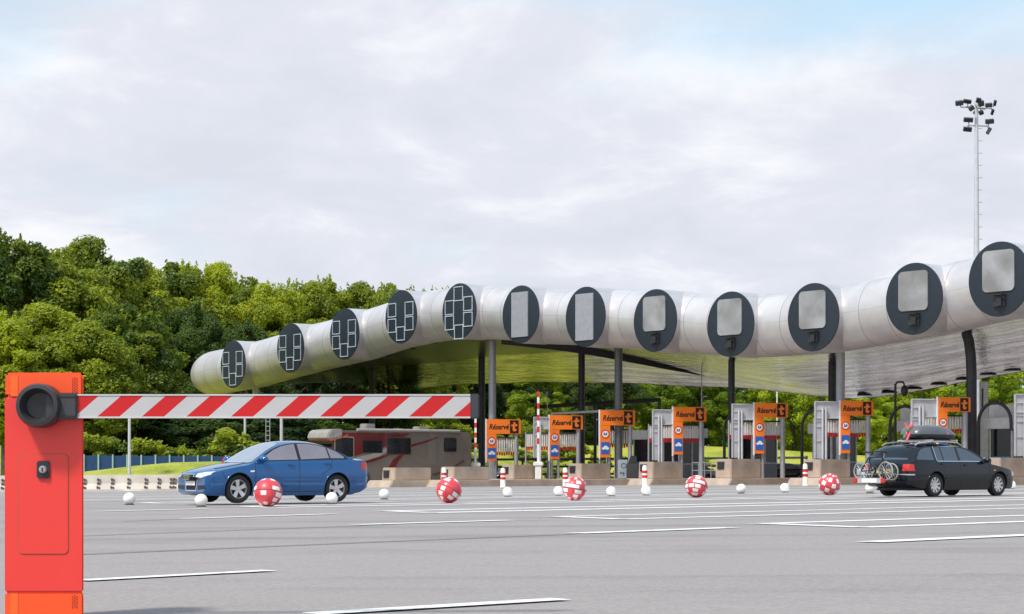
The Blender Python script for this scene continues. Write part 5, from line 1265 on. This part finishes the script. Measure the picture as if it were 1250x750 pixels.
# bicycle rack, bicycles
rk = empty('bicycle_rack', bp_-fw*2.50, yw, 'towbar bicycle rack with lamps behind the black estate car', 'bicycle rack'); rk.location.z = .03
m_ = MB()
m_.tube([(.15, 0, .38), (-.55, 0, .42)], .035, 8); m_.build('tow_tube', 'dark_grey', rk)
for x in (-.12, -.36):
    m_ = MB(); m_.box((x, 0, .46), (.09, 1.1, .05)); m_.build('wheel_rail', 'dark_grey', rk, bevel=.01)
m_ = MB(); m_.box((-.52, 0, .47), (.04, .82, .14)); m_.build('light_board', 'alloy', rk); 
m_ = MB(); m_.box((-.545, -.02, .47), (.012, .52, .11)); m_.build('number_plate', 'plate_white', rk)
for y in (-.48, .48): m_ = MB(); m_.box((-.53, y, .47), (.06, .16, .13)); m_.build('lamp', 'red_lens', rk, bevel=.02)
m_ = MB(); m_.tube([(-.1, -.1, .46), (-.1, -.1, 1.15), (-.3, -.1, 1.18)], .02, 8); m_.build('support_arm', 'dark_grey', rk)
mat('bike_frame', (.04, .10, .16), .35, coat=.4); mat('tyre_pale', (.30, .28, .26), .6)
def bicycle(loc, yaw, label, flip=1, fm='bike_frame', rw_=.23, lean=0):
    e = empty('bicycle', loc, yaw, label, 'bicycle', 'bicycles on the rack'); r_ = rw_; wb = .86
    V = lambda x, z, y=0: Vector((y, x*flip, z))
    for x in (-wb/2, wb/2):
        m_ = MB(); n = 36; cpt = V(x, r_); m_.tube([cpt+Vector((0, r_*.96*math.cos(2*math.pi*k/n), r_*.96*math.sin(2*math.pi*k/n))) for k in range(n+1)], .021, 8, caps=False)
        wh = m_.build('wheel', 'tyre_pale', e, smooth=60)
        m_ = MB()
        for k in range(14): a = 2*math.pi*k/14; m_.tube([cpt, cpt+Vector((0, r_*.93*math.cos(a), r_*.93*math.sin(a)))], .0035, 4)
        m_.build('spokes', 'alloy', wh); m_ = MB(); m_.tube([cpt-Vector((.03, 0, 0)), cpt+Vector((.03, 0, 0))], .025, 10); m_.build('hub', 'steel_grey', wh)
    bb = V(-.04, r_+.02); st_ = V(-.16, .62); hd = V(.30, .64); hd0 = V(.34, .52); rx = V(-wb/2, r_); fx_ = V(wb/2, r_)
    m_ = MB()
    for p, q in ((bb, st_), (st_, hd), (bb, hd0), (hd, hd0), (rx, bb), (rx, st_)): m_.tube([p, q], .017, 8)
    m_.build('frame', fm, e); m_ = MB(); m_.tube([hd0, fx_], .014, 8); m_.tube([hd, V(.27, .78)], .014, 8); m_.build('fork', fm, e)
    m_ = MB(); m_.tube([V(.27, .78, -.25), V(.30, .78, -.1), V(.30, .78, .1), V(.27, .78, .25)], .012, 8); m_.build('handlebar', 'black_plastic', e)
    m_ = MB(); m_.tube([st_, V(-.19, .74)], .012, 8); m_.build('seat_post', 'alloy', e); m_ = MB(); m_.ellipsoid(V(-.2, .76), (.06, .13, .03)); m_.build('saddle', 'black_plastic', e, smooth=60)
    m_ = MB(); m_.lathe([(.04, -.012), (.075, -.012), (.075, .0), (.04, 0)], bb+Vector((.02, 0, 0)), 'X', 20, closed=True); m_.build('chainring', 'steel_grey', e)
bicycle(rk.location+Vector((0, 0, .47))-fw*.12, yw, 'dark blue small-wheeled bicycle on the rack next to the tailgate', 1)
bicycle(rk.location+Vector((0, 0, .47))-fw*.36, yw, 'small-wheeled bicycle on the outer side of the rack, front wheel to the left', -1, 'paint_black', .25)
# items inside and stuck on windows
def recolor(src_root, paint_from, paint_to):
    pass
def copy_car(src, loc, yaw, label, paint):
    r_ = copy_tree(src); r_.location = loc; r_.rotation_euler.z = yaw; r_['label'] = label; r_['group'] = 'cars waiting behind the booths'; r_.scale = (1, 1, 1)
    for c in [c for c in COL.objects if c.parent == r_ or (c.parent and c.parent.parent == r_)]:
        if c.type == 'MESH':
            for i, sl_ in enumerate(c.material_slots):
                if sl_.material and sl_.material.name.startswith(('paint_', )): sl_.link = 'OBJECT'; sl_.material = M[paint]
    return r_
LYAW = math.atan2(DD.y, DD.x)
mat('paint_white', (.7, .7, .7), .35, coat=.5)
for px, Y, lab, p_, s_, dy in [(626, 150, 'dark car in the lane behind the leftmost orange sign', 'paint_black', blue, math.pi), (838, 140, 'dark red car in the lane behind the fourth orange sign', 'paint_maroon', blue, math.pi), (949, 136, 'dark car facing us in the lane below the fifth orange sign', 'paint_black', blue, math.pi-.45), (1044, 150, 'white car in the lane left of the black estate car', 'paint_white', black, 0)]:
    q = P(px, 580, Y); q.z = g(q.x, q.y); copy_car(s_, q, LYAW+dy, lab, p_)
black['group'] = 'cars out on the road'; blue['group'] = 'cars out on the road'

# ------------------------------------------------------------------ motorhome
mat('rv_beige', (.17, .138, .112), .35, var=.06, coat=.4); mat('rv_maroon', (.14, .010, .011), .35, var=.1, coat=.4); mat('rv_cream', (.34, .29, .24), .4, coat=.3); mat('rv_dark', (.10, .05, .045), .4); mat('rv_visor', (.34, .31, .29), .4)
mat('rv_orange', (.65, .13, .05), .4)
RY = 133.0; s_ = F/RY; fl = P(405, 593, RY); gzr = g(fl.x, RY+2)
RL, RW, RH = 12.0, 2.5, EYE+(H0-523)/s_-gzr
ryaw = math.pi+math.atan2(DD.y, DD.x)
fwd = Vector((math.cos(ryaw), math.sin(ryaw), 0)); lft = Vector((-fwd.y, fwd.x, 0))
# near side is the left side (towards the camera)
corner = Vector((fl.x, RY, gzr)); base_c = corner-fwd*RL/2-lft*RW/2
rv = empty('motorhome', base_c, ryaw, 'large beige and maroon motorhome standing behind the concrete blocks', 'motorhome')
def rx_(u): return RL/2-u        # u metres from the front
m_ = MB(); pr_ = [(0, .45), (0, 1.5), (.1, RH-1.2), (.18, RH-.7), (.25, RH-.25), (.4, RH-.12), (RL-.35, RH-.12), (RL-.1, RH-.25), (RL, RH-.6), (RL, .5), (RL-.1, .42), (.1, .4)]
m_.prism([(rx_(u), z) for u, z in pr_], -RW/2, RW/2, 'XZ'); body = m_.build('body', 'rv_beige', rv, bevel=.06, smooth=40)
def sp_(nm, pts, mt, d0=.0, d1=.02, parent=None):     # panel on both sides
    for sd_ in (1, -1):
        m_ = MB(); y0, y1 = sorted((sd_*(RW/2+d0-.012), sd_*(RW/2+d1))); m_.prism([(rx_(u), z) for u, z in pts], y0, y1, 'XZ'); o = m_.build(nm, mt, parent or rv)
ZZ = lambda y: (593-y)/s_          # photo row -> height on the near side
UU = lambda x: (x-405)/172*12.0
q = [(UU(x), ZZ(y)) for x, y in [(406.5, 527), (500, 527), (486, 534), (470, 543), (455, 549), (440, 553), (422, 559), (407, 561)]]
sp_('maroon_panel', q, 'rv_maroon', 0, .012)
sp_('cream_swoosh', [(UU(x), ZZ(y)) for x, y in [(407, 563), (425, 560), (455, 552), (470, 545), (473, 548), (462, 556), (440, 563), (418, 569), (407, 571)]], 'rv_cream', 0, .02)
sp_('dark_swoosh', [(UU(x), ZZ(y)) for x, y in [(430, 566), (450, 560), (476, 552), (479, 553), (455, 562), (432, 569)]], 'rv_maroon', 0, .027)
sp_('dark_swoosh', [(UU(x), ZZ(y)) for x, y in [(472, 570), (478, 560), (490, 551), (493, 552), (484, 562), (480, 571)]], 'rv_maroon', 0, .027)
sp_('dark_swoosh', [(UU(x), ZZ(y)) for x, y in [(500, 541), (515, 537), (533, 531), (534, 532), (517, 539), (500, 544)]], 'rv_maroon', 0, .024)
sp_('dark_swoosh', [(UU(x), ZZ(y)) for x, y in [(526, 578), (545, 573), (566, 560), (567, 562), (547, 575), (528, 580)]], 'rv_dark', 0, .024)
for nm, x0, y0, x1, y1, fr in [('cab_side_window', 408, 532, 431, 558, 'rv_cream'), ('side_window', 441, 536, 465, 552, 'trim'), ('side_window', 470, 532, 500, 554, 'rv_dark'), ('side_window', 541, 532, 557, 550, 'trim')]:
    for sd_ in (1, -1):
        m_ = MB(); yy = sd_*(RW/2+.02); u0, u1, za, zb = UU(x0), UU(x1), ZZ(y1), ZZ(y0)
        m_.prism(rrect(rx_(u1), rx_(u0), za, zb, .12), min(yy, yy-sd_*.05), max(yy, yy-sd_*.05), 'XZ'); fo_ = m_.build(nm, fr, rv)
        m_ = MB(); m_.prism(rrect(rx_(u1)+.07, rx_(u0)-.07, za+.07, zb-.07, .08), min(yy+sd_*.012, yy-sd_*.02), max(yy+sd_*.012, yy-sd_*.02), 'XZ'); m_.build('pane', 'booth_glass', fo_)
# front: windscreen and visor
m_ = MB(); m_.add([(rx_(.02)+.03, y, z) for y, z in [(-1.15, 1.75), (1.15, 1.75)]]+[(rx_(.10)+.03, y, z) for y, z in [(1.12, RH-1.05), (-1.12, RH-1.05)]]+[(rx_(.02)-.02, y, z) for y, z in [(-1.15, 1.75), (1.15, 1.75)]]+[(rx_(.10)-.02, y, z) for y, z in [(1.12, RH-1.05), (-1.12, RH-1.05)]],
    [(0, 1, 2, 3), (4, 7, 6, 5), (0, 4, 5, 1), (1, 5, 6, 2), (2, 6, 7, 3), (3, 7, 4, 0)]); m_.build('windscreen', 'booth_glass', rv)
m_ = MB(); m_.prism([(rx_(.9), RH-.02), (rx_(-.1), RH-.10), (rx_(-.35), RH-.45), (rx_(-.35), RH-.72), (rx_(-.1), RH-.80), (rx_(.9), RH-.55)], -RW/2-.03, RW/2+.03, 'XZ'); m_.build('front_visor', 'rv_visor', rv, bevel=.08, smooth=50)
m_ = MB(); m_.prism([(rx_(-.25), RH-.79), (rx_(-.05), RH-.86), (rx_(1.3), RH-.50), (rx_(1.3), RH-.38), (rx_(.9), RH-.56)], -RW/2-.035, RW/2+.035, 'XZ'); m_.build('visor_stripe', 'rv_orange', rv)
m_ = MB(); m_.tube([(rx_(2.0), RW/2+.1, RH-.08), (rx_(RL-1.2), RW/2+.1, RH-.08)], .10, 12); m_.build('awning_roll', 'rv_visor', rv, smooth=50)
for u, lx, hz in ((3.8, .8, .5), (8.4, .95, .36), (6.4, .5, .2), (10.4, .6, .18)):
    m_ = MB(); m_.box((rx_(u), 0, RH-.12+hz/2), (lx, .8, hz)); m_.build('roof_unit', 'rv_visor', rv, bevel=.06)
for u in (2.6, 7.8):
    for sd_ in (1, -1):
        m_ = MB(); m_.lathe([(.30, -.13), (.48, -.15), (.5, -.1), (.5, .1), (.48, .15), (.30, .13)], (rx_(u), sd_*(RW/2-.14), .5), 'Y', 32, closed=True); w_ = m_.build('wheel', 'rubber', rv, smooth=40)
        m_ = MB(); m_.lathe([(.001, sd_*.10), (.2, sd_*.09), (.31, sd_*.13), (.31, -sd_*.1)], (rx_(u), sd_*(RW/2-.14), .5), 'Y', 24); m_.build('rim', 'chrome', w_, smooth=40)
        m_ = MB(); n = 18; m_.tube([(rx_(u)+.56*math.cos(math.pi*k/n), sd_*(RW/2+.012), .5+.56*math.sin(math.pi*k/n)) for k in range(n+1)], .018, 6); m_.build('wheel_arch', 'trim', rv)
for sd_ in (1, -1):
    m_ = MB(); m_.box((rx_(-.02), sd_*.95, 1.05), (.08, .38, .22)); m_.build('headlight', 'head_glass', rv, bevel=.03)
    m_ = MB(); m_.box((rx_(-.25), sd_*1.42, 2.3), (.12, .2, .42)); m_.tube([(rx_(0), sd_*1.2, 2.7), (rx_(-.25), sd_*1.4, 2.6), (rx_(-.25), sd_*1.42, 2.4)], .025, 6); m_.build('mirror', 'trim', rv)
